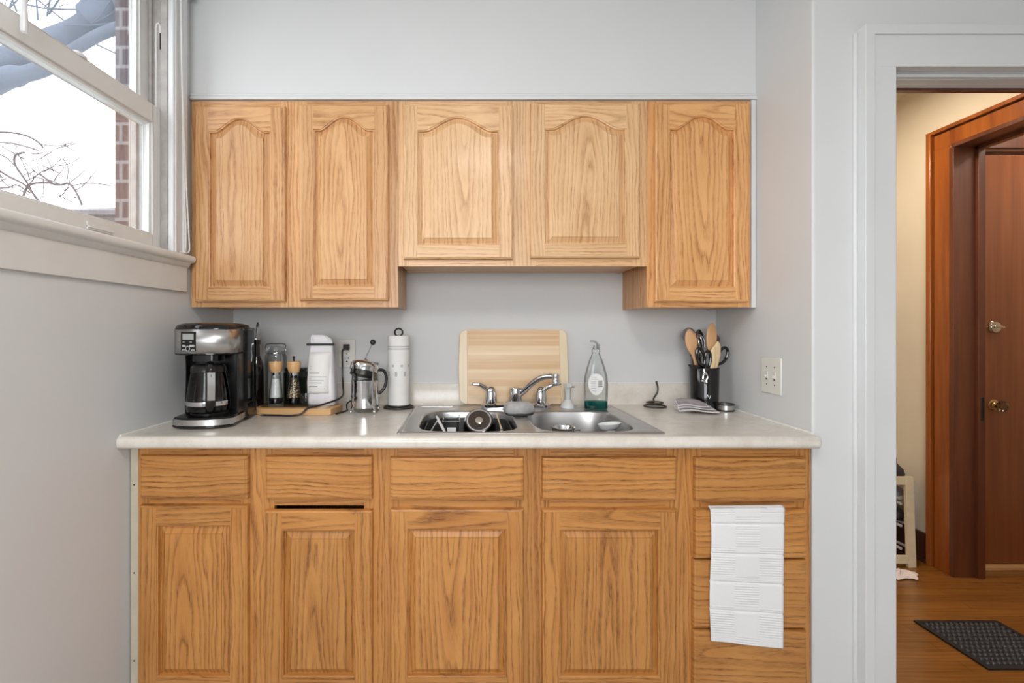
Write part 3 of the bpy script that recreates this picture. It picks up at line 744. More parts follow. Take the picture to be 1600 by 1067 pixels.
for X, ya, yb in ((XL, -25.6, -0.8), (XR, -24.4, -0.8)):
    pts = [(X(ya+(yb-ya)*k/30)+(0.1 if X is XL else -0.1), ya+(yb-ya)*k/30, 36.02) for k in range(31)]
    m.tube(pts, [0.16+0.05*random.random() for _ in pts], 6)
m.tube([(XL(0)+0.1, -0.05, 39.5), (XR(0)-0.1, -0.05, 39.5)], 0.11, 6)
m.build('caulk_bead', 'caulk', ct)

sk = thing('kitchen_sink', 'drop-in stainless steel sink with two bowls set in the countertop', 'sink', (7.65, -13.7, 36.0))
SX0, SX1, SY0, SY1 = -8.5, 23.85, -24.4, -2.9
def bowl_r(a, hw, hd, n=4.2):
    return 1.0/((abs(cos(a))/hw)**n+(abs(sin(a))/hd)**n)**(1/n)
def rect_pt(a, cx, cy, x0, x1, y0, y1):
    dx, dy = cos(a), sin(a); t = 1e9
    if dx > 1e-9: t = min(t, (x1-cx)/dx)
    if dx < -1e-9: t = min(t, (x0-cx)/dx)
    if dy > 1e-9: t = min(t, (y1-cy)/dy)
    if dy < -1e-9: t = min(t, (y0-cy)/dy)
    return cx+dx*t, cy+dy*t
deck = MB()
BOWLS = [(0.12, -15.75, 6.45, 7.6, SX0+0.5, 7.6), (15.0, -15.75, 6.35, 7.6, 7.6, SX1-0.5)]
bowls = []
for cx, cy, hw, hd, rx0, rx1 in BOWLS:
    ry0, ry1 = SY0+0.5, -7.4
    angs = sorted([2*PI*k/72 for k in range(72)]+[math.atan2(y-cy, x-cx) % (2*PI) for x in (rx0, rx1) for y in (ry0, ry1)])
    O = [rect_pt(a, cx, cy, rx0, rx1, ry0, ry1) for a in angs]
    B = [(cx+cos(a)*bowl_r(a, hw, hd), cy+sin(a)*bowl_r(a, hw, hd)) for a in angs]
    n = len(angs)
    S = lambda k: [(cx+(x-cx)*k, cy+(y-cy)*k) for x, y in B]
    deck.loft([[(x, y, 36.12) for x, y in O], [(x, y, 36.12) for x, y in S(1.03)], [(x, y, 36.06) for x, y in S(1.005)], [(x, y, 35.9) for x, y in S(0.992)]], False, False)
    b = MB()
    lo = [(0.992, 35.9), (0.985, 35.6), (0.955, 32.5), (0.94, 30.6), (0.91, 29.9), (0.85, 29.45), (0.75, 29.3), (0.3, 29.2), (0.26, 29.15)]
    b.loft([[(x, y, z) for x, y in S(k)] for k, z in lo], False, True)
    bowls.append((b, cx, cy))
# back ledge for the faucet and the rolled rim
deck.loft([[(SX0+0.5, -7.4, 36.12), (SX1-0.5, -7.4, 36.12)], [(SX0+0.5, SY1-0.5, 36.12), (SX1-0.5, SY1-0.5, 36.12)]], False, False, closed=False)
deck.loft([[(x, y, z) for x, y in rrect(SX0+e, SY0+e, SX1-e, SY1-e, max(0.05, 0.55-e), 5)] for e, z in ((0.0, 36.03), (0.05, 36.12), (0.2, 36.2), (0.36, 36.17), (0.5, 36.12))], False, False)
dk = deck.build('sink_deck', 'steel', sk, angle=50)
bl = []
for b, cx, cy in bowls: bl.append(b.build('bowl', 'steel', sk, angle=60))
for (b, cx, cy), o in zip(bowls, bl):
    MB().lathe([(1.7, 29.2), (1.7, 29.3), (1.4, 29.32), (1.2, 29.2), (0.5, 29.22)], (cx, cy, 0), 24).build('drain', 'chrome', o)
for x0, x1, y in ((-7.3, -2.4, -4.4), (17.6, 22.6, -4.4)):
    MB().tube([(x0, y, 36.14), (x1, y, 36.14)], 0.16, 8).build('ledge_bead', 'steel', dk)

fc = thing('faucet', 'chrome two-handle faucet with a swivel spout behind the sink bowls', 'faucet', (7.65, -5.6, 36.12))
m = MB(); m.loft([[(x, y, z) for x, y in rrect(2.2, -6.75, 13.1, -4.45, 1.1, 6)] for z in (36.14, 36.75)]+[[(x, y, 36.95) for x, y in rrect(2.5, -6.45, 12.8, -4.75, 0.84, 6)]])
m.build('deck_plate', 'chrome', fc, angle=40)
for hx, sg in ((3.75, -1), (11.6, 1)):
    m = MB(); m.lathe([(0.95, 36.9), (0.95, 37.6), (0.88, 38.3), (0.8, 38.9), (0.62, 39.35), (0.3, 39.6), (0.05, 39.65)], (hx, -5.6, 0), 24)
    hb = m.build('handle_base', 'chrome', fc)
    m = MB(); m.tube(smooth_path([(hx+0.1*sg, -5.65, 38.7), (hx+0.6*sg, -5.9, 39.2), (hx+1.5*sg, -6.2, 39.8), (hx+2.3*sg, -6.3, 40.0), (hx+3.1*sg, -6.3, 40.02)], 4), [0.42]*4+[0.36]*4+[0.3]*4+[0.24]*4+[0.16], 12)
    m.build('lever', 'chrome', hb)
m = MB(); m.lathe([(0.95, 36.9), (0.98, 37.6), (1.0, 38.3), (1.0, 39.1), (0.92, 39.4), (0.5, 39.55), (0.02, 39.6)], (7.65, -5.6, 0), 24)
sb = m.build('spout_base', 'chrome', fc)
P = smooth_path([(8.0, -5.7, 38.2), (8.9, -6.3, 39.0), (10.0, -7.1, 40.2), (11.2, -7.9, 41.1), (12.5, -8.8, 41.45), (13.3, -9.3, 41.4)], 5)
m = MB(); m.tube(P, [0.52-0.12*k/len(P) for k in range(len(P))], 14)
m.lathe([(0.52, 40.2), (0.56, 40.3), (0.56, 40.85), (0.5, 40.95), (0.54, 41.3), (0.5, 41.85), (0.2, 41.95)], (13.3, -9.35, 0), 20)
m.build('spout', 'chrome', sb)
sp = thing('side_sprayer', 'white side sprayer standing at the right end of the faucet', 'sprayer', (16.0, -5.0, 36.12))
m = MB(); m.lathe([(1.25, 36.13), (1.25, 36.3), (0.95, 36.75), (0.62, 37.2), (0.55, 37.4)], (16, -5, 0), 24); m.build('base', 'white', sp)
m = MB(); m.lathe([(0.42, 37.3), (0.46, 37.9), (0.5, 39.0), (0.6, 39.7), (0.55, 40.0), (0.2, 40.1)], (16, -5, 0), 20); m.box(15.6, -6.0, 39.5, 16.4, -5, 39.95); m.build('spray_head', 'white', sp)
m = MB(); m.box(16.35, -5.15, 39.35, 17.05, -4.85, 39.5); m.build('trigger', 'dark_metal', sp)

def spng(u, v):
    a = 2*PI*u; r = v
    k = 1.0+0.08*sin(3*a+1)+0.05*cos(5*a)
    return (7.4+2.15*r*k*cos(a), -12.6+1.25*r*k*sin(a), 36.95+0.85*math.sqrt(max(0, 1-r**2.4))+0.1*sin(4*a)*r)
sg = thing('sponge', 'grey oval sponge lying in front of the faucet', 'sponge', (7.4, -12.6, 36.13))
m = MB(); N = 36
L = [[(7.4+2.15*k*(1+0.08*sin(3*a+1)+0.05*cos(5*a))*cos(a), -11.8+1.5*k*(1+0.05*cos(4*a))*sin(a), z-0.12+0.07*sin(5*a+z*3)) for a in [2*PI*i/N for i in range(N)]] for k, z in ((0.92, 36.55), (1.0, 36.75), (1.0, 37.3), (0.9, 37.75), (0.7, 38.0), (0.4, 38.12), (0.1, 38.15))]
m.loft(L); m.build('foam', 'sponge', sg, angle=70)
m = MB(); m.loft([[(7.4+2.1*k*(1+0.08*sin(3*a+1)+0.05*cos(5*a))*cos(a), -11.8+1.46*k*sin(a), z-0.0) for a in [2*PI*i/N for i in range(N)]] for k, z in ((0.9, 36.16), (0.97, 36.3), (0.97, 36.42))])
m.build('scouring_pad', 'spongedark', sg)

# washing-up in the left bowl
tb = thing('dish_tub', 'dark dish tub filling the left sink bowl', 'dish tub', (0.12, -15.7, 29.4))
def tubl(k, z): return [(0.12+(x-0.12)*k, -15.75+(y+15.75)*k, z) for x, y in rrect(-5.75, -22.75, 6.0, -8.75, 3.2, 8)]
m = MB(); m.loft([tubl(0.84, 29.42), tubl(0.88, 29.5), tubl(1.0, 35.2), tubl(0.975, 35.2), tubl(0.86, 29.75), tubl(0.3, 29.7)]); m.build('tub_body', 'charcoal', tb, angle=50)
pan = thing('saucepan', 'dark saucepan tipped on its side in the left sink bowl, base with a pale ring', 'saucepan', (1.6, -18.2, 33.2))
ax = Vector((-0.06, -0.76, 0.64)).normalized(); rotp = Vector((0, 0, 1)).rotation_difference(ax).to_matrix()
PC = Vector((1.6, -16.2, 36.15))
m = MB(); m.lathe([(2.3, -3.6), (2.36, -3.6), (2.3, -2.0), (2.1, -0.7), (1.85, -0.08), (1.6, 0.0)], PC, 40, rotp); m.build('pan_body', 'blackgloss', pan)
m = MB(); m.lathe([(1.66, -0.02), (1.7, 0.06), (1.5, 0.08), (1.48, 0.0)], PC, 40, rotp, cap=False); m.build('base_ring', 'chrome', pan)
m = MB(); m.lathe([(1.49, 0.0), (1.49, 0.03)], PC, 40, rotp); m.build('base_disc', paint('brown_base', lin(52, 36, 26), 0.5), pan)
m = MB(); m.lathe([(0.52, 0.0), (0.52, 0.07), (0.42, 0.1)], PC, 24, rotp); m.build('base_stud', 'nickel', pan)
jg = thing('glass_beaker', 'clear square glass beaker lying beside the dark saucepan', 'glass', (-2.1, -16, 33.6))
m = MB()
bq = [(-3.15, -17.3, -1.15, -15.3, 0.25)]
m.loft([[(x, y, z) for x, y in rrect(-3.15, -17.3, -1.15, -15.3, 0.25, 4)] for z in (34.0, 36.4)]+[[(x, y, z) for x, y in rrect(-3.25, -17.4, -1.05, -15.2, 0.3, 4)] for z in (36.45, 36.8)]+[[(x, y, z) for x, y in rrect(-3.05, -17.2, -1.25, -15.4, 0.25, 4)] for z in (36.78, 34.3)])
m.build('beaker_wall', 'clear', jg)
MB().box(-2.7, -17.42, 34.5, -1.5, -17.36, 35.4).build('label_panel', 'paper', jg)
MB().tube([(-3.28, -17.42, 36.2), (-1.02, -17.42, 36.2), (-1.02, -15.2, 36.2), (-3.28, -15.2, 36.2)], 0.1, 6, True).build('metal_band', 'chrome', jg)
for nm, a, b, lab in (('spatula_handle', (-4.2, -15.6, 36.6), (-1.9, -21.3, 33.8), 'pale flat utensil handle leaning in the far left of the sink, upper of two'),
                 ('table_knife', (-3.9, -14.8, 36.2), (-5.2, -20.6, 34.7), 'thin steel table knife at the left edge of the left sink bowl'),
                 ('dinner_fork', (4.2, -12.6, 36.6), (4.5, -18.5, 35.3), 'thin steel fork leaning right of the saucepan in the sink')):
    m = MB(); w = 0.2 if nm == 'spatula_handle' else 0.12
    A, B = Vector(a), Vector(b); pts = [A+(B-A)*k/6 for k in range(7)]
    m.tube(pts, [w*0.8, w, w, w*0.9, w*0.9, w*1.5, w*1.6], 8, flat=0.6)
    if nm == 'dinner_fork':
        for dx in (-0.25, 0, 0.25): m.tube([B+Vector((dx*0.3, 0.1, 0)), B+Vector((dx, -0.5, -0.5)), B+Vector((dx, -1.1, -1.3))], 0.06, 6)
    o = m.build(nm, 'white' if nm == 'spatula_handle' else 'chrome'); tag(o, lab, 'utensil')
# right bowl
bk = thing('steel_cup', 'shiny steel cup standing in the right sink bowl', 'cup', (13.0, -16.6, 29.4))
m = MB(); m.lathe([(1.2, 29.36), (1.3, 29.42), (1.5, 35.0), (1.6, 35.3), (1.55, 35.36), (1.42, 35.2), (1.25, 29.8), (0.2, 29.75)], (13.0, -16.6, 0), 32); m.build('cup', 'chrome', bk)
m = MB(); m.tube([(14.45, -16.6, 34.9), (15.2, -16.6, 34.9), (15.5, -16.6, 34.2), (15.2, -16.6, 32.6), (14.4, -16.6, 32.4)], 0.14, 8); m.build('handle', 'chrome', bk)
dl = thing('spoon_rest', 'white oval dish lying at the right of the right sink bowl', 'dish', (16.8, -20, 33))
m = MB(); m.loft([[(19.2+1.6*k*cos(a), -16.8+1.1*k*sin(a), z+0.8+0.15*cos(a)) for a in [2*PI*i/28 for i in range(28)]] for k, z in ((0.5, 34.1), (0.85, 34.5), (1.0, 35.05), (0.93, 35.05), (0.8, 34.6), (0.3, 34.35))]); m.loft([[(19.2+0.8*cos(a), -16.8+0.7*sin(a), z) for a in [2*PI*i/16 for i in range(16)]] for z in (29.4, 35.0)]); m.build('oval_dish', 'white', dl, angle=60)

# ------------------------------------------------------------------ things standing on the counter
cb = thing('cutting_board', 'bamboo cutting board leaning on the wall behind the faucet', 'cutting board', (7.65, -2.2, 36.15))
th = math.atan2(1.85, 12.2)
def cbt(p):            # board space: x across, y thickness (front -), z up the board
    return Vector((p.x, -2.0+p.z*sin(th)+p.y*cos(th), 36.22+p.z*cos(th)-p.y*sin(th)))
m = MB(cbt)
def bprism(m, poly, y0, y1):
    m.loft([[(x, y0, z) for x, z in poly], [(x, y1, z) for x, z in poly]])
H = 12.35
left = [(0.1, 0), (0.1, H)]+[(x, z) for x, z in arc(-0.15, H-1.15, 1.15, 90, 180, 6)]+[(-1.45, 6.2)]+[(x, z) for x, z in arc(-0.15, 1.15, 1.15, 180, 270, 6)]
bprism(m, left, -0.75, 0)
m.build('end_rail', 'bambooedge', cb, bevel=0.12)
m = MB(cbt)
right = [(15.35, 0)]+[(x, z) for x, z in arc(15.55, 1.15, 1.15, 270, 360, 6)]+[(16.75, 6.2)]+[(x, z) for x, z in arc(15.55, H-1.15, 1.15, 0, 90, 6)]+[(15.35, H)]
bprism(m, right, -0.75, 0)
m.build('end_rail', 'bambooedge', cb, bevel=0.12)
m = MB(cbt)
zs = [0, 0.7, 1.35, 2.3, 3.0, 4.1, 5.3, 5.75, 7.0, 8.1, 9.3, 9.62, 10.5, 10.75, 11.35, 11.55, 12.1, H]
tn = [2, 0, 1, 0, 1, 0, 2, 1, 0, 2, 2, 1, 0, 1, 0, 1, 0, 1]
for k, (a, b) in enumerate(zip(zs, zs[1:])): m.mat(tn[k]).box(0.1, -0.75, a, 15.35, 0, b)
pl = m.build('bamboo_panel', ['bamboo', 'bamboo2', 'bamboo3'], cb)

sbm = thing('dish_soap_bottle', 'clear dish soap bottle with a little teal soap left, standing on its cap end right of the faucet', 'soap bottle', (20.1, -6.6, 36.15))
sbm['label'] = 'clear dish soap bottle with a little teal soap left in it'
bx, by = 20.1, -6.4
def bloop(hw, hd, z, n=32): return [(bx+hw*abs(cos(a))**0.75*(1 if cos(a) > 0 else -1), by+hd*abs(sin(a))**0.75*(1 if sin(a) > 0 else -1), z) for a in [2*PI*i/n for i in range(n)]]
bp = [(1.7, 1.0, 36.16), (1.8, 1.1, 36.3), (1.82, 1.12, 38.0), (1.86, 1.12, 40.0), (1.75, 1.05, 41.2), (1.4, 0.9, 42.6), (1.0, 0.7, 43.8), (0.66, 0.58, 44.6), (0.55, 0.52, 44.9)]
MB().loft([bloop(*q) for q in bp]).build('bottle_body', 'clear', sbm, angle=60)
MB().loft([bloop(a*0.955, b*0.93, z) for a, b, z in ((1.7, 1.0, 36.22), (1.8, 1.1, 36.4), (1.82, 1.12, 37.35))]).build('soap_liquid', 'soap', sbm, angle=60)
m = MB(); m.lathe([(0.62, 44.85), (0.64, 45.4), (0.5, 45.55), (0.4, 45.9), (0.3, 46.05)], (bx, by, 0), 20); cp = m.build('cap', 'clear', sbm)
m = MB(); m.tube(smooth_path([(bx+0.3, by, 45.7), (bx+0.2, by-0.2, 46.3), (bx-0.3, by-0.3, 46.7), (bx-0.95, by-0.3, 46.75)], 4), 0.16, 8); m.box(bx+0.1, by-0.2, 45.5, bx+0.6, by+0.2, 46.3); m.build('flip_spout', 'display', cp)
def lab(u, v):
    x = (u-0.5)*2.35; return (bx-0.2+x, by-1.13-0.02+abs(x)**2.4*0.05, 38.35+v*3.3)
m = MB(); n = 36
ring = []
for i in range(n):
    a = 2*PI*i/n; x = 1.22*cos(a)*(1+0.1*sin(a)); z = 40.1+1.66*sin(a)
    ring.append((bx-0.25+x, by-1.17+0.06*abs(x)**2, z))
m.loft([ring, [(x, y-0.015, z) for x, y, z in ring]]); lb = m.build('label', 'paper', sbm)
m = MB()
for k, (x0, x1, z) in enumerate([(-0.7, 0.1, 41.2), (-0.75, 0.25, 40.9), (-0.8, 0.0, 40.5), (-0.8, 0.05, 40.25), (-0.8, -0.05, 40.0), (-0.8, 0.05, 39.75), (-0.75, 0.0, 39.5), (-0.6, 0.0, 39.1)]):
    m.box(bx-0.25+x0, by-1.2, z-0.04, bx-0.25+x1, by-1.185, z+0.04)
m.build('label_print', 'print', lb)
m = MB()
for k in range(7): m.box(bx+0.1+k*0.09, by-1.2, 39.9, bx+0.14+k*0.09, by-1.16, 40.7)
m.box(bx+0.08, by-1.2, 39.75, bx+0.74, by-1.16, 39.84)
m.build('label_barcode', 'darkprint', lb)

hk = thing('coiled_wire_stand', 'small black coiled wire stand with an upright curled tail on the countertop', 'wire stand', (30.5, -3.6, 36.0))
pts = []
for k in range(60):
    a = 2*PI*k/24; r = 1.75 if k < 24 else 1.75-0.5*min(1, (k-24)/12); pts.append((30.5+r*cos(a), -3.4+r*0.95*sin(a), 36.12+0.6*max(0, min(1, (k-24)/12))))
m = MB(); m.tube(pts, 0.11, 8); m.build('coil', 'dark_metal', hk)
m = MB(); m.tube(smooth_path([pts[-1], (29.9, -4.4, 36.9), (30.2, -3.6, 37.4), (30.85, -3.4, 38.3), (30.95, -3.4, 39.2), (30.75, -3.4, 39.9), (30.78, -3.4, 40.2)], 5), [0.13]*6+[0.15]*20+[0.2]*3+[0.14]*2, 8); m.build('tail', 'dark_metal', hk)

tp = thing('paper_towel_holder', 'black wire paper towel holder with a ring base and ring top', 'towel holder', (-11.0, -4.3, 36.0))
m = MB()
for r, z in ((2.35, 36.14), (1.9, 36.42)):
    m.tube([(-11.0+r*cos(2*PI*k/32), -4.3+r*sin(2*PI*k/32), z) for k in range(32)], 0.13, 8, True)
m.tube([(-13.1, -4.3, 36.3), (-8.9, -4.3, 36.3)], 0.12, 8); m.tube([(-11, -6.3, 36.3), (-11, -2.3, 36.3)], 0.12, 8); m.build('base_ring', 'dark_metal', tp)
m = MB(); m.cyl((-11, -4.3, 36.2), (-11, -4.3, 47.6), 0.14, 10); m.build('post', 'dark_metal', tp)
m = MB(); m.tube([(-11+0.62*cos(a), -4.3, 48.1+0.62*sin(a)) for a in [2*PI*k/24 for k in range(24)]], 0.14, 8, True); m.build('top_ring', 'dark_metal', tp)
rl = thing('paper_towel_roll', 'white paper towel roll with faint grey print on the black wire holder', 'paper towel', (-11.0, -4.3, 36.5))
m = MB(); R0 = 1.74
NZ, NA = 60, 60
def pm(u, v):
    z = v*11; ca = (u*NA) % 8
    if 9.2 < z < 9.4 or 8.75 < z < 8.95: return 1
    if 6.1 < z < 6.35 and ca < 2: return 1
    if 4.6 < z < 5.5 and abs(ca-4) < (5.6-z)*1.6 and abs(ca-4) > (5.6-z)*0.5: return 1
    return 0
m.grid(lambda u, v: (-11+R0*cos(2*PI*u), -4.3+R0*sin(2*PI*u), 36.58+11*v), NA, NZ, pm)
m.mat(0).lathe([(R0, 47.58), (0.85, 47.56), (0.82, 47.3)], (-11, -4.3, 0), NA, cap=False).lathe([(0.82, 36.6), (R0, 36.58)], (-11, -4.3, 0), NA, cap=False)
m.build('paper_roll', ['paper', 'print'], rl)
MB().lathe([(0.82, 36.6), (0.82, 47.5), (0.74, 47.5), (0.74, 36.6)], (-11, -4.3, 0), 24, cap=False).build('cardboard_core', 'boardwood', rl)

fp = thing('french_press', 'chrome french press with its plunger raised, standing between the board and the paper towels', 'french press', (-15.6, -8.4, 36.0))
fx, fy = -15.6, -8.2
m = MB(); m.lathe([(2.0, 36.75), (2.06, 36.8), (2.06, 40.6), (2.12, 40.65), (2.12, 40.9), (2.02, 40.9)], (fx, fy, 0), 40); m.build('chrome_body', 'chrome', fp)
MB().lathe([(1.98, 40.85), (2.0, 43.2), (2.12, 43.4), (2.08, 43.42), (1.95, 43.2), (1.93, 40.9)], (fx, fy, 0), 40, cap=False).build('glass_beaker', 'clear', fp)
m = MB()
for k in range(4):
    a = PI/4+PI/2*k; m.tube(smooth_path([(fx+1.95*cos(a), fy+1.95*sin(a), 37.6), (fx+2.15*cos(a), fy+2.15*sin(a), 36.9), (fx+2.45*cos(a), fy+2.45*sin(a), 36.3)], 4), 0.2, 8); m.ball((fx+2.45*cos(a), fy+2.45*sin(a), 36.28), 0.27)
    m.tube([(fx+2.1*cos(a), fy+2.1*sin(a), 37.0), (fx+2.12*cos(a), fy+2.12*sin(a), 43.0)], 0.13, 8)
m.build('foot_frame', 'chrome', fp)
tilt = Matrix.Rotation(math.radians(10), 3, 'Y') @ Matrix.Rotation(math.radians(-14), 3, 'X')
lc = Vector((fx-0.05, fy, 42.6))
m = MB(); m.lathe([(2.05, -0.5), (2.2, -0.45), (2.24, 0.1), (2.2, 0.5), (1.9, 0.85), (1.2, 1.1), (0.4, 1.2), (0.3, 1.4), (0.12, 1.45)], lc, 36, tilt); ld = m.build('lid', 'chrome', fp)
m = MB(); m.lathe([(2.0, -1.2), (2.02, -1.1), (1.95, -0.55), (1.95, -0.5)], lc, 36, tilt); m.build('filter_disc', 'dark_metal', ld)
ru = tilt @ Vector((0, 0, 1))
top = Vector((fx+1.2, fy+0.1, 46.6))
m = MB(); m.tube([lc+Vector((0, 0, 1.2)), top], 0.11, 8); rd = m.build('plunger_rod', 'chrome', ld)
m = MB(); m.ball(top, 0.44); m.build('plunger_knob', 'black', ld)
m = MB(); m.tube(smooth_path([(fx+2.1, fy+0.3, 42.4), (fx+2.8, fy+0.5, 42.2), (fx+3.15, fy+0.6, 41.2), (fx+2.95, fy+0.55, 39.8), (fx+2.3, fy+0.35, 38.9), (fx+2.05, fy+0.3, 38.9)], 5), 0.24, 10); m.build('handle', 'black', fp)

# serving board with the condiments
sv = thing('serving_board', 'thick wooden serving board under the grinders and coffee bag', 'board', (-26, -9, 36.0))
P = [(-19.9, -11.5), (-19.3, -7.2)]+arc(-19.9, -7.0, 0.6, 0, 90, 4)+arc(-29.9, -8.1, 1.6, 90, 180, 5)+arc(-29.6, -9.6, 1.9, 180, 270, 5)
MB().prism(P, 36.02, 37.0).build('wood_slab', 'boardwood', sv, bevel=0.12)
MB().box(-21.9, -11.3, 36.99, -20.9, -6.6, 37.01).build('inlay_strip', 'bambooedge', sv)
gt = tag(MB().prism(rrect(-30.9, -10.2, -22.2, -6.8, 0.5), 37.03, 37.3).build('glass_tray', 'clear', bevel=0.05), 'flat clear glass tray lying on the serving board under the two grinders', 'tray')

def grinder(name, lab, cx, cy, fill, tall):
    g = thing(name, lab, 'grinder', (cx, cy, 37.33), 0, 'salt and pepper grinders')
    z = 37.33
    MB().lathe([(0.92, z), (1.0, z+0.1), (1.0, z+0.75), (0.95, z+0.85)], (cx, cy, 0), 28).build('base', 'smoke', g)
    MB().lathe([(0.98, z+0.85), (0.98, z+1.2), (0.86, z+2.4), (0.72, z+3.6), (0.66, z+4.3), (0.66, z+4.6)], (cx, cy, 0), 28).build('glass_body', 'clear', g)
    MB().lathe([(0.88, z+0.9), (0.86, z+1.2), (0.76, z+2.4), (0.64, z+3.4), (0.62, z+3.75)], (cx, cy, 0), 24).build('salt' if fill == 'salt' else 'peppercorns', fill, g)
    MB().lathe([(0.68, z+4.3), (0.68, z+4.7)], (cx, cy, 0), 28).build('steel_collar', 'chrome', g)
    MB().lathe([(0.75, z+4.7), (0.8, z+4.8), (1.0, z+5.6), (1.04, z+6.1), (0.98, z+6.35), (0.2, z+6.4)], (cx, cy, 0), 28).build('wooden_top', 'grinderwood', g)
    MB().lathe([(0.14, z+6.35), (0.14, z+6.8), (0.22, z+6.95), (0.18, z+7.2)], (cx, cy, 0), 12).build('nut', 'chrome' if fill == 'salt' else 'black', g)
def mk_pepper():
    t = NT('peppercorns'); o = t.obj(); v = t.n('ShaderNodeTexVoronoi'); v.inputs['Scale'].default_value = 220; t.l(o, v.inputs['Vector'])
    sh = t.n('ShaderNodeSeparateColor'); t.l(v.outputs['Color'], sh.inputs[0])
    c = t.ramp(sh.outputs[0], [(0.0, lin(40, 32, 26)), (0.45, lin(70, 56, 40)), (0.55, lin(220, 200, 160)), (0.8, lin(150, 116, 78))], 'CONSTANT')
    t.bsdf(c, 0.6, 0, t.bump(v.outputs['Distance'], -0.6, 0.003)); return t.m
M['pepper'] = mk_pepper()
grinder('salt_grinder', 'salt grinder with white salt and a wooden top, left of the two grinders', -29.15, -8.3, 'salt', 1)
grinder('pepper_grinder', 'pepper grinder with mixed peppercorns and a wooden top, right of the two grinders', -26.4, -8.3, 'pepper', 1)

ob = thing('oil_bottle', 'tall dark glass oil bottle with a steel pourer beside the coffee maker', 'bottle', (-32.2, -5.2, 36.0))
ox, oy = -33.3, -5.6
MB().lathe([(1.1, 36.02), (1.18, 36.15), (1.18, 42.4), (1.1, 43.0), (0.75, 43.9), (0.55, 44.5), (0.52, 46.2), (0.62, 46.25), (0.62, 46.9), (0.5, 46.95)], (ox, oy, 0), 32).build('bottle_body', 'darkglass', ob)
m = MB(); m.lathe([(0.42, 46.9), (0.36, 47.2), (0.2, 47.3)], (ox, oy, 0), 14); m.tube([(ox, oy, 47.2), (ox+0.05, oy, 48.4), (ox+0.2, oy-0.1, 49.2)], [0.2, 0.17, 0.14], 10); po = m.build('pourer', 'chrome', ob)
m = MB(); m.tube([(ox+0.15, oy-0.05, 49.0), (ox+0.3, oy-0.12, 49.7)], [0.2, 0.14], 8); m.build('pourer_cap', 'black', po)
cj = thing('clamp_jar', 'clear glass jar with a wire clamp lid behind the salt grinder', 'jar', (-30.3, -3.0, 36.0))
jx, jy = -31.0, -3.6
MB().lathe([(1.7, 36.02), (1.75, 36.2), (1.75, 44.0), (1.5, 44.6), (1.42, 45.0)], (jx, jy, 0), 32).build('jar_body', 'clear', cj)
MB().lathe([(1.55, 45.05), (1.6, 45.3), (1.45, 45.7), (0.3, 45.9)], (jx, jy, 0), 32).build('jar_lid', 'clear', cj)
m = MB(); m.tube([(jx+1.55*cos(2*PI*k/24), jy+1.55*sin(2*PI*k/24), 44.75) for k in range(24)], 0.08, 6, True); m.tube(smooth_path([(jx-1.6, jy, 44.8), (jx-1.55, jy, 46.1), (jx, jy, 46.25), (jx+1.55, jy, 46.1), (jx+1.6, jy, 44.8)], 4), 0.08, 6)
m.tube([(jx+1.2, jy-1.2, 44.7), (jx+1.3, jy-1.35, 42.8), (jx+0.6, jy-1.75, 42.6), (jx+0.6, jy-1.7, 44.6)], 0.07, 6); m.build('wire_clamp', 'chrome', cj)
gj = thing('glass_canister', 'dark greenish glass canister behind the two grinders', 'jar', (-28.2, -4.4, 36.0))
MB().lathe([(1.8, 36.02), (1.9, 36.2), (1.9, 41.6), (1.6, 42.0)], (-27.6, -4.0, 0), 32).build('canister_body', 'greenjar', gj)
MB().lathe([(1.75, 42.02), (1.75, 42.4), (0.5, 42.5)], (-27.6, -4.0, 0), 32).build('canister_lid', 'smoke', gj)
MB().lathe([(1.65, 36.2), (1.7, 40.6), (0.6, 40.9)], (-27.6, -4.0, 0), 32).build('canister_filling', paint('dark_leaf', lin(72, 78, 60), 0.9, 0.3, 60), gj)
sgm = MB(); sgm.lathe([(0.5, 37.33), (0.55, 37.4), (0.68, 38.8), (0.62, 38.8), (0.48, 37.6), (0.1, 37.55)], (-24.55, -8.6, 0), 24)
tag(sgm.build('shot_glass', 'clear'), 'small clear shot glass left of the white coffee bag', 'glass')

bg = thing('coffee_bag', 'white coffee bag folded over at the top, standing on the serving board', 'bag', (-22.3, -7.2, 37.03))
gx, gy = -22.35, -7.6
def bagl(hw, hd, z, dx=0.0, dy=0, k=0.0):
    L = []
    for i in range(40):
        a = 2*PI*i/40; c_, s_ = cos(a), sin(a)
        x = hw*abs(c_)**0.35*(1 if c_ > 0 else -1); y = hd*abs(s_)**0.55*(1 if s_ > 0 else -1)
        w = k*(sin(7*a+z*1.7)+0.6*sin(13*a+z*2.9))
        L.append((gx+dx+x+w*0.4, gy+dy+y+w, z))
    return L
lv = [(1.95, 1.3, 37.06, 0.25, 0, 0.02), (2.2, 1.42, 37.3, 0.2, 0, 0.03), (2.18, 1.45, 38.5, 0.15, 0, 0.06), (2.15, 1.4, 40.5, 0.08, 0, 0.04), (2.0, 1.2, 42.5, 0, 0.1, 0.03), (1.85, 0.85, 44.2, -0.1, 0.2, 0.04), (1.75, 0.45, 45.7, -0.15, 0.35, 0.04), (1.72, 0.22, 46.2, -0.15, 0.4, 0.03), (1.7, 0.25, 46.6, -0.15, 0.4, 0.05), (1.6, 0.3, 47.1, -0.25, 0.4, 0.05), (1.2, 0.28, 47.6, -0.55, 0.4, 0.05), (0.8, 0.12, 47.75, -0.75, 0.4, 0.02)]
m = MB(); m.loft([bagl(*q) for q in lv]); m.build('bag_body', 'bag', bg, angle=50)
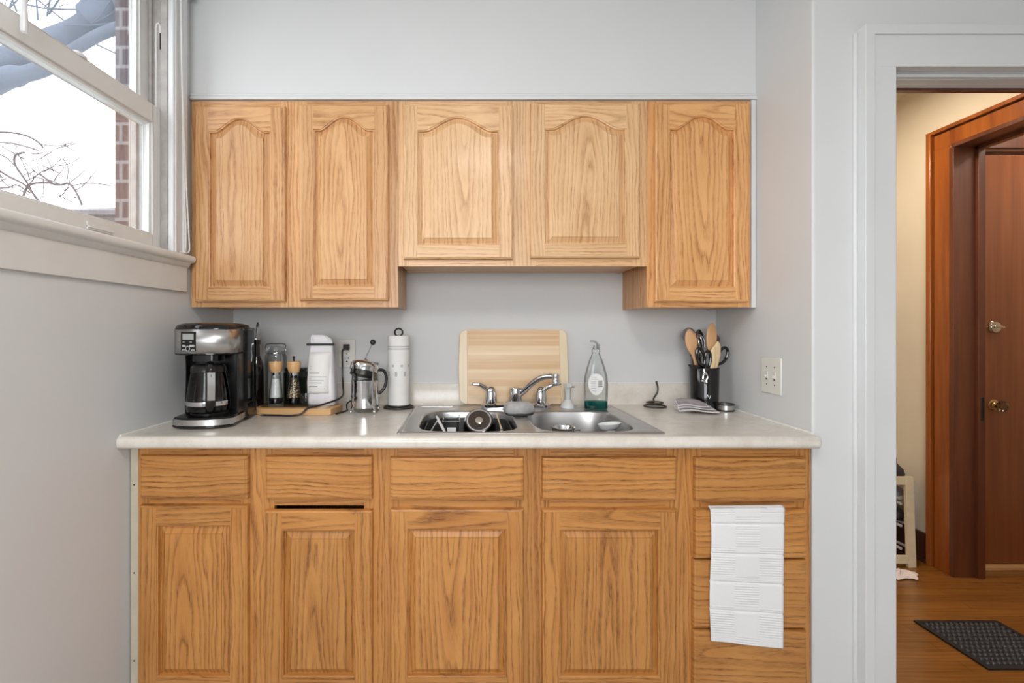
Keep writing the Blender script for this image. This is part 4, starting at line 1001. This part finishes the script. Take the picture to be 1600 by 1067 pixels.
def bagfront(x, z):            # front face of the bag, lying a hair outside it
    for (a, b) in zip(lv, lv[1:]):
        if a[2] <= z <= b[2]:
            t = (z-a[2])/(b[2]-a[2]); return gy+a[4]+(b[4]-a[4])*t-(a[1]+(b[1]-a[1])*t)-0.07
    return gy
m = MB(); m.grid(lambda u, v: (gx-1.75+u*3.2, bagfront(0, 38.9+v*6.2), 38.9+v*6.2), 2, 12)
lp = m.build('bag_label', 'paper', bg, solid=0.02)
m = MB()
for z, w, d in ((42.9, 0.35, 0), (42.6, 0.3, 0), (41.95, 1.5, 1), (41.4, 2.6, 0), (41.1, 0.3, 0), (40.85, 2.2, 0), (40.5, 1.9, 0), (39.95, 1.3, 1), (39.6, 2.4, 0), (39.15, 0.4, 0)):
    y = bagfront(0, z)-0.03
    m.mat(d).box(gx-1.5, y-0.01, z-0.05, gx-1.5+w, y, z+0.05)
m.build('bag_print', ['print', 'darkprint'], lp)
m = MB(); m.box(gx-2.4, gy-0.1, 46.08, gx+1.75, gy+0.85, 46.42)
clip = tag(m.build('bag_clip', 'black', bevel=0.1), 'long black clip closing the top of the white coffee bag', 'clip')

ol = thing('power_outlet', 'white double power outlet on the back wall above the serving board', 'outlet', (-20.3, -0.02, 44.5))
m = MB(); m.box(-21.75, -0.24, 42.15, -18.85, -0.02, 46.95); pt = m.build('cover_plate', 'plate', ol, bevel=0.12)
for z in (45.55, 43.5):
    m = MB(); m.loft([[(x, -0.3, zz) for x, zz in rrect(-20.95, z-0.7, -19.65, z+0.7, 0.45)], [(x, -0.2, zz) for x, zz in rrect(-20.95, z-0.7, -19.65, z+0.7, 0.45)]]); r = m.build('receptacle', 'white', ol)
    m = MB(); m.box(-20.62, -0.32, z+0.05, -20.5, -0.29, z+0.4); m.box(-20.12, -0.32, z+0.08, -20.0, -0.29, z+0.38); m.lathe([(0.14, 0), (0.14, 0.03)], (-20.3, -0.29, z-0.3), 10, RX); m.build('slot', 'hole', r)
MB().lathe([(0.13, 0), (0.13, 0.03), (0.05, 0.06)], (-20.3, -0.24, 44.52), 10, RX).build('screw', 'nickel', ol)

# coffee maker: built square, then turned a little towards the room
cm = thing('coffee_maker', 'black and steel drip coffee maker in the left corner of the countertop', 'coffee maker', (-34.15, -16.75, 36.03), math.radians(7))
T0 = ROOT[cm] @ Matrix.Diagonal((0.86, 0.86, 1, 1))
T = lambda p: T0 @ p
def foot(w, yb, yf, bul, n=14, rb=0.6):
    hw = w/2
    P = arc(hw-rb, yb-rb, rb, 0, 90, 4)+arc(-hw+rb, yb-rb, rb, 90, 180, 4)
    for k in range(n+1):
        u = -1+2*k/n; P.append((u*hw, yf-bul*(1-abs(u)**2.4)))
    return P
def lay(w, yb, yf, bul, z, rb=0.6): return [(x, y, z) for x, y in foot(w, yb, yf, bul, rb=rb)]
m = MB(T); m.loft([lay(8.2, 5.2, -4.2, 1.5, 0.0), lay(8.5, 5.2, -4.4, 1.6, 0.15), lay(8.5, 5.2, -4.4, 1.6, 0.42)], True, True)
m.loft([lay(8.3, 5.2, -4.3, 1.5, 1.15), lay(8.1, 5.2, -4.2, 1.4, 1.35), lay(7.0, 4.8, -3.4, 1.0, 1.55)], False, True)
bs = m.build('base', 'blackgloss', cm)
m = MB(T); m.loft([lay(8.52, 3.2, -4.42, 1.62, 0.42), lay(8.5, 3.2, -4.4, 1.6, 1.15)], False, False); m.build('steel_trim', 'steel', bs, angle=60)
m = MB(T); m.lathe([(2.6, 1.52), (2.6, 1.66), (2.3, 1.7)], (0, -1.9, 0), 32); m.build('hot_plate', 'black', bs)
m = MB(T); m.prism(rrect(-4.0, 1.9, 4.0, 5.2, 0.6), 1.2, 9.3); m.prism([(-4.0, -1.0), (-3.75, -1.0), (-3.5, 2.2), (-4.0, 2.2)], 1.3, 9.3); m.prism([(3.6, 2.2), (3.75, -1.4), (4.05, -1.4), (4.05, 2.2)], 1.3, 9.3); m.build('tower', 'black', cm, bevel=0.1)
m = MB(T); m.loft([lay(7.6, 5.2, -4.0, 1.3, 9.2), lay(8.0, 5.2, -4.2, 1.5, 9.35), lay(8.0, 5.2, -4.2, 1.5, 12.5), lay(7.9, 5.2, -4.1, 1.45, 12.75), lay(7.6, 5.0, -3.8, 1.4, 13.1), lay(6.0, 4.4, -2.8, 1.1, 13.35), lay(2.0, 2.0, -1, 0.4, 13.4)])
m.prism(rrect(-1.8, -4.2, 1.8, -0.2, 0.8), 8.4, 9.25)
hd = m.build('brew_head', 'blackgloss', cm, angle=50)
m = MB(T)
q = foot(8.06, 2.0, -4.22, 1.53); A = [(x, y) for x, y in q if y < 1.0]
A = [(4.03, 0.8), (4.03, -1)]+A[::-1]+[(-4.03, -1), (-4.03, 0.8)]
A = sorted(set(A), key=lambda p: math.atan2(p[1]-0.8, p[0]))
m.loft([[(x, y, z) for x, y in A] for z in (9.45, 12.5)], False, False, closed=False)
st = m.build('steel_band', 'steel', hd, solid=0.04, angle=60)
m = MB(T)
def pf_(x, z, o=0.0): return (x, -4.22-1.53*(1-abs(x/4.03)**2.4)-o, z)
def pan_(m, x0, x1, z0, z1, o, t=0.05):
    N_ = 8; a = [pf_(x0+(x1-x0)*k/N_, z0, o) for k in range(N_+1)]+[pf_(x1-(x1-x0)*k/N_, z1, o) for k in range(N_+1)]
    m.loft([a, [(x, y+t, z) for x, y, z in a]])
pan_(m, -2.75, -0.45, 9.75, 12.2, 0.06, 0.1); cpn = m.build('control_panel', 'blackgloss', hd)
m = MB(T); pan_(m, -2.45, -0.75, 11.2, 11.95, 0.08); m.build('display_window', 'display', cpn)
m = MB(T)
for x0, x1, z0, z1 in ((-2.4, -2.1, 10.85, 10.95), (-1.3, -1.0, 10.85, 10.95), (-2.5, -1.95, 10.3, 10.55), (-1.35, -0.65, 10.3, 10.55), (-2.55, -2.05, 9.85, 10.0), (-1.15, -0.6, 9.85, 10.0)): pan_(m, x0, x1, z0, z1, 0.09)
m.tube([pf_(-1.62+0.3*cos(a), 10.08+0.3*sin(a), 0.09) for a in [2*PI*k/20 for k in range(20)]], 0.06, 6, True)
m.build('button', 'button', cpn)
m = MB(T); m.loft([[(x, y, z) for x, y in rrect(3.2, 1.2, 4.45, 5.6, 0.6)] for z in (2.4, 12.3)]); m.build('water_tank', 'smoke', cm, angle=50)
m = MB(T); m.loft([[(x, y, z) for x, y in rrect(3.0, 1.0, 4.55, 5.7, 0.7)] for z in (12.3, 12.7)]); m.build('tank_lid', 'blackgloss', cm, angle=50, bevel=0.08)
m = MB(T); m.loft([[(x, y, z) for x, y in rrect(3.0, 1.0, 4.55, 5.7, 0.7)] for z in (0.05, 2.4)]); m.build('tank_foot', 'blackgloss', cm, angle=50, bevel=0.08)
cc = (-0.1, -2.1, 0)
m = MB(T); m.lathe([(2.5, 1.74), (2.85, 1.85), (2.98, 2.3), (3.0, 3.2), (2.85, 4.6), (2.55, 6.2), (2.3, 7.2), (2.32, 7.4)], cc, 40, cap=False); m.lathe([(0.1, 1.78), (2.5, 1.74)], cc, 40, cap=False); ca = m.build('carafe', 'carafe', cm)
m = MB(T); m.lathe([(3.03, 2.7), (3.04, 2.75), (3.04, 3.2), (3.03, 3.25)], cc, 40, cap=False); m.build('carafe_band', 'chrome', ca)
m = MB(T); m.lathe([(2.36, 6.9), (2.45, 7.0), (2.4, 7.6), (2.1, 7.9), (0.4, 8.0)], cc, 40, cap=True); m.build('carafe_lid', 'black', ca)
hx_, hy_ = 0.55, -1.0
hdir = Vector((0.42, -0.9, 0)).normalized()
pts = [Vector(cc)+hdir*r+Vector((0, 0, z)) for r, z in ((2.2, 7.7), (3.2, 7.75), (3.9, 7.2), (4.0, 5.5), (3.75, 3.6), (3.2, 2.5), (2.9, 2.5))]
m = MB(T); m.tube(smooth_path(pts, 5), 0.7, 12, flat=1.0); hnd = m.build('carafe_handle', 'blackgloss', ca)
side = hdir.cross(Vector((0, 0, 1)))
m = MB(T)
q = [Vector(cc)+hdir*r+Vector((0, 0, z)) for r, z in ((4.55, 7.1), (4.66, 5.4), (4.42, 3.6))]
m.loft([[p-side*0.5, p+side*0.5, p+side*0.5+hdir*0.1, p-side*0.5+hdir*0.1] for p in smooth_path(q, 5)]); m.build('handle_insert', 'steel', hnd)
cord = smooth_path([(-29.8, -12.6, 36.3), (-29.0, -12.4, 36.2), (-27.0, -12.6, 36.19), (-25.2, -12.7, 36.19), (-24.0, -12.4, 36.35), (-23.2, -11.7, 37.1), (-22.2, -10.9, 37.25), (-20.8, -9.9, 37.6), (-19.65, -8.2, 37.95), (-19.6, -5.5, 38.3), (-20.4, -2.5, 39.2), (-20.8, -1.25, 41.2), (-20.85, -1.15, 43.4), (-20.85, -1.2, 44.9), (-20.5, -1.3, 45.4)], 6)
m = MB(); m.tube(cord, 0.14, 8)
m.tube(smooth_path([(-16.9, -4.6, 36.2), (-17.6, -4.8, 36.9), (-18.4, -5.0, 37.2), (-18.9, -5.8, 36.9), (-18.7, -6.8, 36.3), (-18.4, -7.6, 36.19), (-18.6, -9.2, 36.19), (-19.2, -11.2, 36.19)], 5), 0.12, 8)
cd = m.build('power_cord', 'black', cm)
m = MB(); m.loft([[(x, y, z) for x, z in rrect(-20.3-w, 45.6-h, -20.3+w, 45.6+h, 0.15)] for y, w, h in ((-0.33, 0.5, 0.5), (-0.9, 0.52, 0.5), (-1.3, 0.35, 0.35))]); m.build('plug', 'black', cd)

# utensil crock in the right corner
kx, ky = 37.75, -4.9
kr = thing('utensil_crock', 'glossy black utensil crock in the right corner of the countertop', 'utensil holder', (kx, ky, 36.0))
MB().lathe([(1.95, 36.02), (2.08, 36.1), (2.2, 42.4), (2.14, 42.5), (2.05, 42.4), (1.9, 36.6), (0.3, 36.5)], (kx, ky, 0), 40).build('crock_body', 'blackgloss', kr)
m = MB(); m.tube([(kx+2.18*cos(2*PI*k/40), ky+2.18*sin(2*PI*k/40), 42.45) for k in range(40)], 0.09, 6, True); m.build('crock_rim', 'black', kr)
text_mesh('crock_logo', 'N', 0.8, 'paper', kr, (kx-0.35, ky-2.12, 38.1), Matrix.Rotation(math.radians(88), 3, 'X') @ Matrix.Rotation(math.radians(-14), 3, 'Z'))
m = MB(); m.tube(smooth_path([(kx-1.0, ky-2.2, 42.0), (kx-1.3, ky-2.28, 41.0), (kx-1.0, ky-2.28, 40.4), (kx-0.6, ky-2.28, 41.2), (kx-0.9, ky-2.24, 41.9)], 5), 0.14, 8); m.ball((kx-1.35, ky-2.3, 40.6), 0.25); m.ball((kx-0.8, ky-2.32, 40.4), 0.25); m.tube([(kx-1.1, ky-2.2, 42.4), (kx-1.0, ky-2.26, 41.8)], 0.12, 8)
tag(m.build('measuring_spoons', 'chrome'), 'small bright metal spoons hanging on the front of the black crock', 'utensil')
def spoon(name, lab, a, b, head_w, head_l, mat, th_=0.16, face=(0, -1, 0)):
    """handle from a (inside the crock) to b (start of head), then a rounded head"""
    A, B = Vector(a), Vector(b); d = (B-A).normalized(); side = d.cross(Vector(face)).normalized(); nrm = side.cross(d)
    m = MB(); loops = []
    for t, w in ((0, 0.24), (0.6, 0.24), (0.9, 0.28), (1.0, 0.4)):
        p = A+(B-A)*t; loops.append((p, w, 0.16))
    for k in range(1, 9):
        t = k/8; w = head_w*math.sqrt(max(0.02, 1-(2*t-1)**2*0.97)) if t > 0.3 else 0.4+(head_w*0.93-0.4)*t/0.3
        loops.append((B+d*head_l*t, w, th_))
    m.loft([[p+side*w*cos(x)+nrm*h*sin(x) for x in [2*PI*i/14 for i in range(14)]] for p, w, h in loops])
    o = m.build(name, mat); return tag(o, lab, 'utensil', None)
bt = 37.2
spoon('wooden_spoon', 'wooden spoon leaning left out of the black crock', (kx-0.4, ky-0.5, bt), (kx-1.95, ky-0.7, 44.6), 0.95, 4.1, 'spoonwood')
spoon('wooden_spoon', 'tall wooden spoon standing in the middle of the black crock', (kx+0.75, ky-0.15, bt), (kx+0.95, ky-0.3, 45.0), 0.85, 4.6, 'spoonwood')
spoon('wooden_spatula', 'pale flat wooden spatula leaning right in the black crock', (kx+0.95, ky-0.7, bt), (kx+1.3, ky-1.05, 43.0), 0.62, 3.7, 'palewood')
spoon('wooden_fork', 'pale wooden stirrer just left of the flat wooden spatula in the crock', (kx+0.35, ky-1.0, bt), (kx+0.6, ky-1.4, 42.8), 0.5, 3.2, 'palewood')
spoon('serving_spoon', 'dark grey plastic spoon at the very back left of the crock', (kx-0.6, ky+1.25, bt), (kx-1.6, ky+1.45, 46.3), 1.15, 2.6, 'shoegrey')
spoon('slotted_turner', 'black plastic turner standing behind the tall wooden spoon', (kx+0.0, ky+1.3, bt), (kx-0.05, ky+1.5, 44.4), 0.85, 4.2, 'black')
spoon('ladle', 'dark plum coloured ladle behind the pale spatula on the right', (kx+0.9, ky+1.0, bt), (kx+2.0, ky+1.1, 45.6), 0.95, 2.3, paint('plum_plastic', lin(92, 72, 78), 0.4))
wk = thing('whisk', 'balloon whisk with steel wires between the wooden spoons', 'utensil', (kx-0.6, ky, 37.2))
A, B = Vector((kx+0.3, ky+0.25, 37.3)), Vector((kx-0.55, ky+0.25, 43.6)); d = (B-A).normalized()
MB().tube([A, B], 0.22, 10).build('handle', 'black', wk)
m = MB(); s1 = d.orthogonal().normalized(); s2 = d.cross(s1)
for k in range(6):
    s_ = s1*cos(PI*k/6)+s2*sin(PI*k/6)
    m.tube(smooth_path([B, B+d*1.6+s_*0.75, B+d*3.3+s_*1.0, B+d*4.4, B+d*3.3-s_*1.0, B+d*1.6-s_*0.75, B], 4), 0.055, 6)
m.build('wire_loop', 'chrome', wk)
def shears(lab, loops, piv):
    t = thing('scissors', lab, 'scissors', (piv[0], piv[1], 37.2))
    for (cx_, cy_, cz_, rx_, rz_, tl) in loops:
        R_ = Matrix.Rotation(math.radians(tl), 3, 'Y')
        m = MB(); m.tube([Vector((cx_, cy_, cz_))+R_ @ Vector((rx_*cos(a), 0, rz_*sin(a))) for a in [2*PI*k/24 for k in range(24)]], 0.24, 8, True)
        m.tube([Vector((cx_, cy_, cz_))+R_ @ Vector((0, 0, -rz_)), Vector(piv)], 0.26, 8); m.build('finger_loop', 'blackgloss', t)
    m = MB(); P0 = Vector(piv); Q0 = Vector((kx+(P0.x-kx)*0.7, ky+(P0.y-ky)*0.8, 37.2))
    m.tube([P0, Q0], [0.3, 0.1], 8, flat=0.5); m.build('blade', 'steel', t)
shears('black-handled scissors with both finger loops at the left of the crock', [(kx-1.3, ky-1.55, 44.3, 0.55, 1.35, -14), (kx-0.2, ky-1.5, 43.9, 0.45, 1.3, 4)], (kx-0.65, ky-1.5, 42.6))
shears('black-handled scissors with one loop sticking out right of the crock', [(kx+2.75, ky-0.3, 44.4, 0.7, 1.35, 24)], (kx+1.6, ky-0.3, 42.7))
m = MB(); m.loft([[(kx-2.9+x, ky-0.9+y, z+0.25-x*0.12) for x, y in rrect(0, -0.45, 2.6, 0.45, 0.4)] for z in (42.5, 42.85)])
tag(m.build('peeler', 'black', bevel=0.1), 'flat black handle resting across the left rim of the crock', 'utensil')
dr = thing('steel_ring_dish', 'shallow steel dish with a black rim beside the black crock', 'dish', (40.2, -7.2, 36.0))
MB().lathe([(1.22, 36.14), (1.22, 37.0), (1.1, 37.0), (1.08, 36.3), (0.2, 36.25)], (39.9, -7.2, 0), 36).build('steel_wall', 'steel', dr)
m = MB()
for z, rr in ((36.12, 1.2), (37.02, 1.24)): m.tube([(39.9+rr*cos(2*PI*k/36), -7.2+rr*sin(2*PI*k/36), z) for k in range(36)], 0.11, 8, True)
m.build('black_rim', 'black', dr)

dc = thing('dish_cloth', 'grey folded dish cloth with pale hems in front of the black crock', 'cloth', (34.3, -8.6, 36.0))
def cl(x0, y0, x1, y1, sk, z, lift=0.9):
    def f(u, v):
        x = x0+(x1-x0)*u+sk*v; y = y0+(y1-y0)*v-0.7*u*(1-v)+0.25*sin(5*u)
        return (x, y, z+0.1*sin(6*u+2*v)+0.08*sin(9*v+u*3)+lift*v*(1-abs(2*u-0.9)**2*0.7))
    return f
for z, a in ((36.42, (31.6, -10.2, 36.9, -7.7, 0.1)), (36.8, (31.5, -9.9, 36.3, -7.5, 0.3)), (37.12, (31.6, -9.6, 35.7, -7.4, 0.5))):
    f = cl(*a, z); m = MB(); m.grid(f, 24, 16); fo = m.build('cloth_fold', 'greycloth', dc, solid=0.2, sub=1)
    m = MB(); m.tube([Vector(f(k/24, 0))+Vector((0, -0.03, 0)) for k in range(25)]+[Vector(f(1, k/16))+Vector((0.03, 0, 0)) for k in range(1, 17)], 0.08, 6); m.tube([Vector(f(0, k/16))+Vector((-0.03, 0, 0)) for k in range(17)], 0.08, 6); m.build('hem', 'hem', fo)

# switch on the alcove's right wall
sw = thing('light_switch', 'double light switch plate on the wall right of the countertop', 'switch', (RWX(-16), -16, 42.2))
m = MB(rw); m.box(-0.22, -18.35, 39.75, 0.0, -13.75, 44.7); m.build('cover_plate', 'plate', sw, bevel=0.12)
for y in (-16.95, -15.15):
    m = MB(rw); m.box(-0.26, y-0.22, 41.6, -0.2, y+0.22, 42.8); tg = m.build('toggle', 'plate', sw, bevel=0.03)
    m = MB(rw); m.box(-0.6, y-0.12, 42.0, -0.24, y+0.12, 42.3); m.build('toggle_lever', 'white', tg, bevel=0.06)
    m = MB(rw); m.lathe([(0.1, 0), (0.1, 0.06)], (-0.2, y, 43.4), 8, Matrix.Rotation(-PI/2, 3, 'Y')); m.lathe([(0.1, 0), (0.1, 0.06)], (-0.2, y, 41.0), 8, Matrix.Rotation(-PI/2, 3, 'Y')); m.box(-0.27, y-0.2, 41.62, -0.2, y+0.2, 41.8); m.build('screw', 'dark_metal', tg)

# towel over the second drawer
tw_ = thing('hand_towel', 'white ribbed hand towel hanging over the second drawer', 'towel', (33, -25.2, 27.3))
x0t, x1t, ztp, zbt = 28.75, 37.55, 27.42, 11.7
def tf(u, v):
    x = x0t+(x1t-x0t)*u+0.12*sin(v*7)*(1-u)-0.25*v*u
    z = ztp-(ztp-zbt)*v-0.85*u*v**0.5*(0.6+0.4*v)+0.35*u*(1-v)*0.3
    y = -25.02-0.16*sin(u*5+v*3)*v-0.3*v*math.exp(-((u-0.45)/0.2)**2)-0.05*sin(11*u)*v
    for s_ in SEAMS: y += 0.14*math.exp(-((v-s_)/0.008)**2)
    return (x, y, z)
SEAMS = (0.12, 0.34, 0.55, 0.76)
m = MB()
def tall(u, v):
    if v < 0.06:
        k = v/0.06; a = PI/2*(1-k); p = tf(u, 0)
        return (p[0], -24.45-0.57*cos(a)+0.0, p[2]-0.3+0.3*sin(a))
    return tf(u, (v-0.06)/0.94)
m.grid(tall, 40, 170, None, lambda u, v: (u*8.7, v*16.5))
tb_ = m.build('towel_cloth', 'towel', tw_, solid=0.13, angle=180)

# ------------------------------------------------------------------ blind hardware at the window
wb = thing('window_blind', 'raised white window blind with its clear wand and looped cord hanging down', 'blind', (LWX(-36)+1.5, -36, 98))
MB(lw).box(1.1, -58, 96.3, 2.2, -16.2, 98.4).build('headrail', 'white', wb, bevel=0.1)
m = MB(lw); m.tube([(0.9, -38.4, 110-14), (0.9, -38.3, 80.6)], 0.16, 8); m.tube([(0.9, -38.3, 82.3), (0.9, -38.3, 75.9), (0.9, -38.3, 75.6)], [0.2, 0.3, 0.26], 10)
m.build('tilt_wand', 'wand', wb)
m = MB(lw)
m.tube(smooth_path([(1.25, -16.2, 99), (1.25, -15.9, 84), (1.2, -15.4, 76), (1.25, -14.7, 66), (1.2, -14.2, 61.5), (1.3, -14.3, 59.6), (1.35, -15.2, 59.12), (1.2, -16.2, 59.08)], 8), 0.1, 6)
m.tube(smooth_path([(1.2, -15.9, 99), (1.2, -15.7, 80), (1.2, -15.2, 68), (1.2, -14.9, 62), (1.25, -15.1, 59.4), (1.35, -15.6, 59.1)], 8), 0.07, 6)
m.build('lift_cord', 'cordwhite', wb)
m = MB(lw); m.box(1.06, -16.2, 96.0, 2.4, -14.1, 98.5).box(1.06, -16.2, 95.2, 1.9, -14.4, 96.2)
m.build('bracket', 'white', wb, bevel=0.1)

# ------------------------------------------------------------------ things in the hall
rk = thing('shoe_rack', 'low white wire shoe rack against the hall wall behind the cream frame', 'shoe rack', (90, 31, 0))
for y in (20.2, 42):
    for x in (84.0, 93.4): MB().box(x, y, 0.02, x+0.8, y+0.6, 16.5).build('end_post', 'white', rk)
for z in (2.6, 7.4, 12.0):
    for x in (85.6, 88.4, 91.2, 93.2):
        MB().cyl((x, 20.1, z), (x, 42.6, z), 0.3, 10).build('shelf_rod', 'white', rk)
MB().box(84.0, 20.0, 16.5, 94.3, 42.7, 17.0).build('rack_top', 'cream', rk, bevel=0.08)
fr = thing('picture_frame', 'empty cream wooden frame leaning against the shoe rack in the hall', 'frame', (86, 17.5, 0))
def ft(p): return Vector((p.x+p.z*0.055, p.y+p.z*0.1, p.z))
for x in (90.05, 77.0): MB(ft).box(x, 17.0, 0.02, x+1.6, 17.7, 18.0).build('side_rail', 'cream', fr, bevel=0.06)
m = MB(ft); m.box(78.62, 17.02, 16.4, 90.03, 17.68, 17.98); m.build('top_rail', 'cream', fr, bevel=0.06)
m = MB(ft); m.box(78.62, 17.02, 0.8, 90.03, 17.68, 2.3); m.build('bottom_rail', 'cream', fr, bevel=0.06)
def shoe(x, y, z, mat, lab):
    o = thing('shoe', lab, 'shoe', (x, y, z), 0, 'shoes on the hall rack')
    L = []
    for t, w, h in ((0, 1.0, 1.6), (0.08, 1.35, 2.3), (0.25, 1.5, 2.7), (0.45, 1.5, 2.3), (0.7, 1.8, 1.9), (0.9, 1.5, 1.5), (1.0, 0.8, 1.0)):
        yy = y-5.2+10.4*(1-t) if False else y+5.2-10.4*t
        L.append([(x+w*cos(a), yy, z+0.9+h*max(-0.25, sin(a))) for a in [2*PI*i/16 for i in range(16)]])
    MB().loft(L).build('upper', mat, o, angle=60)
    MB().prism([(x+1.5*cos(a)*(1.1 if sin(a) < 0 else 0.9), y+5.4*sin(a)) for a in [2*PI*i/24 for i in range(24)]], z+0.02, z+0.85).build('sole', 'hem' if mat == 'shoegrey' else 'black', o)
shoe(92.9, 27.0, 12.32, 'shoegrey', 'grey shoe on the top rods of the hall rack')
shoe(92.9, 27.0, 7.72, 'shoe', 'dark shoe on the middle rods of the hall rack')
hb = thing('handbag', 'small dark bag with a loop handle on top of the shoe rack', 'bag', (91.4, 23, 17))
m = MB(); m.loft([[(91.2+2.9*k*cos(a), 23.2+2.2*k*sin(a), z) for a in [2*PI*i/24 for i in range(24)]] for k, z in ((1.0, 17.05), (1.05, 17.6), (0.95, 18.6), (0.6, 19.7), (0.3, 20.1))]); m.build('bag_body', 'shoe', hb, angle=60)
m = MB(); m.tube(smooth_path([(90.6, 23.2, 19.8), (90.7, 23.2, 21.0), (91.7, 23.2, 21.3), (92.7, 23.2, 20.9), (92.8, 23.2, 19.4)], 5), 0.22, 8); m.build('handle', 'black', hb)
def rag(u, v):
    a = 2*PI*u
    return (85.4+3.6*v*cos(a)*(1+0.15*sin(3*a)), 13.8+1.9*v*sin(a)*(1+0.2*sin(5*a)), 0.12+1.1*(1-v**1.5)*(0.6+0.4*sin(5*a+3*v))+0.18*abs(sin(9*a+7*v)))
m = MB(); m.grid(rag, 60, 12); tag(m.build('cleaning_cloth', 'whitefab', solid=0.08, angle=180), 'crumpled white cloth on the hall floor in front of the shoe rack', 'cloth')
gr_ = thing('floor_mat', 'black studded floor mat on the hall floor before the dark door', 'mat', (81, -7.4, 0))
gx0, gx1, gy0, gy1 = 74.2, 87.9, -13.2, -1.5
m = MB(); m.box(gx0, gy0, 0.02, gx1, gy1, 0.14); m.build('mat_base', 'rubber', gr_)
m = MB(); m.box(gx0, gy0, 0.1, gx1, gy0+0.7, 0.3).box(gx0, gy1-0.7, 0.1, gx1, gy1, 0.3).box(gx0, gy0+0.7, 0.1, gx0+0.7, gy1-0.7, 0.3).box(gx1-0.7, gy0+0.7, 0.1, gx1, gy1-0.7, 0.3); m.build('mat_border', 'rubber', gr_, bevel=0.05)
m = MB(); nx, ny = 15, 11
for i in range(nx):
    for j in range(ny):
        x = gx0+1.15+(gx1-gx0-2.3)*i/(nx-1); y = gy0+1.15+(gy1-gy0-2.3)*j/(ny-1)
        m.lathe([(0.33, 0.13), (0.3, 0.34), (0.18, 0.46), (0.02, 0.48)], (x, y, 0), 8)
m.build('mat_studs', 'stud', gr_)

# ------------------------------------------------------------------ light and camera
def area(name, loc, rot, sx, sy, power, col, shape='RECTANGLE'):
    l = bpy.data.lights.new(name, 'AREA'); l.shape = shape; l.size = sx*I; l.size_y = sy*I; l.energy = power; l.color = col
    o = bpy.data.objects.new(name, l); COL.objects.link(o); o.location = Vector(loc)*I; o.rotation_euler = rot
    tag(o, name.replace('_', ' '), 'light'); return o
w = bpy.data.worlds.new('overcast_sky'); SC.world = w; w.use_nodes = True
nt = w.node_tree; nt.nodes.clear()
ou = nt.nodes.new('ShaderNodeOutputWorld'); bg_ = nt.nodes.new('ShaderNodeBackground')
tc = nt.nodes.new('ShaderNodeTexCoord'); nz = nt.nodes.new('ShaderNodeTexNoise'); nz.inputs['Scale'].default_value = 1.6
cr = nt.nodes.new('ShaderNodeValToRGB'); cr.color_ramp.elements[0].color = (0.86, 0.92, 1, 1); cr.color_ramp.elements[1].color = (1, 1, 1, 1)
nt.links.new(tc.outputs['Generated'], nz.inputs['Vector']); nt.links.new(nz.outputs['Fac'], cr.inputs[0]); nt.links.new(cr.outputs[0], bg_.inputs[0])
bg_.inputs[1].default_value = 6.5; nt.links.new(bg_.outputs[0], ou.inputs[0])

area('kitchen_ceiling_lamp', (6, -88, 99), (0, 0, 0), 22, 22, 22, (1.0, 0.97, 0.94), 'DISK')
area('rear_fill_light', (-6, -149.5, 61), (PI/2, 0, 0), 56, 50, 29, (0.98, 0.985, 1.0))  # fill light added at the invented rear window to brighten from the front
po = area('left_window_portal', (LWX(-36)-8.9, -36, 78), (0, -PI/2, 0), 38, 39, 1, (1, 1, 1)); po.data.cycles.is_portal = True
area('hall_ceiling_lamp', (70, 10, 98.5), (0, 0, 0), 12, 12, 17, (1.0, 0.87, 0.69), 'DISK')
area('vestibule_ceiling_lamp', (122, -2, 98.5), (0, 0, 0), 12, 12, 13, (1.0, 0.88, 0.76), 'DISK')

cam = bpy.data.cameras.new('camera'); co = bpy.data.objects.new('camera', cam); COL.objects.link(co)
co.location = Vector((0, -83.1, 48.33))*I; co.rotation_euler = (PI/2, 0, 0)
cam.sensor_fit = 'HORIZONTAL'; cam.sensor_width = 36; cam.lens = 767/1600*36
cam.shift_x = 70/1600; cam.shift_y = -16.5/1600; cam.clip_start = 0.02; cam.clip_end = 300
SC.camera = co
vs = SC.view_settings; vs.view_transform = 'Standard'; vs.look = 'None'; vs.exposure = -0.2; vs.gamma = 1.0; vs.use_curve_mapping = False
SC.cycles.max_bounces = 8; SC.cycles.transparent_max_bounces = 16; SC.cycles.caustics_reflective = False; SC.cycles.caustics_refractive = False
SC.cycles.sample_clamp_indirect = 6.0
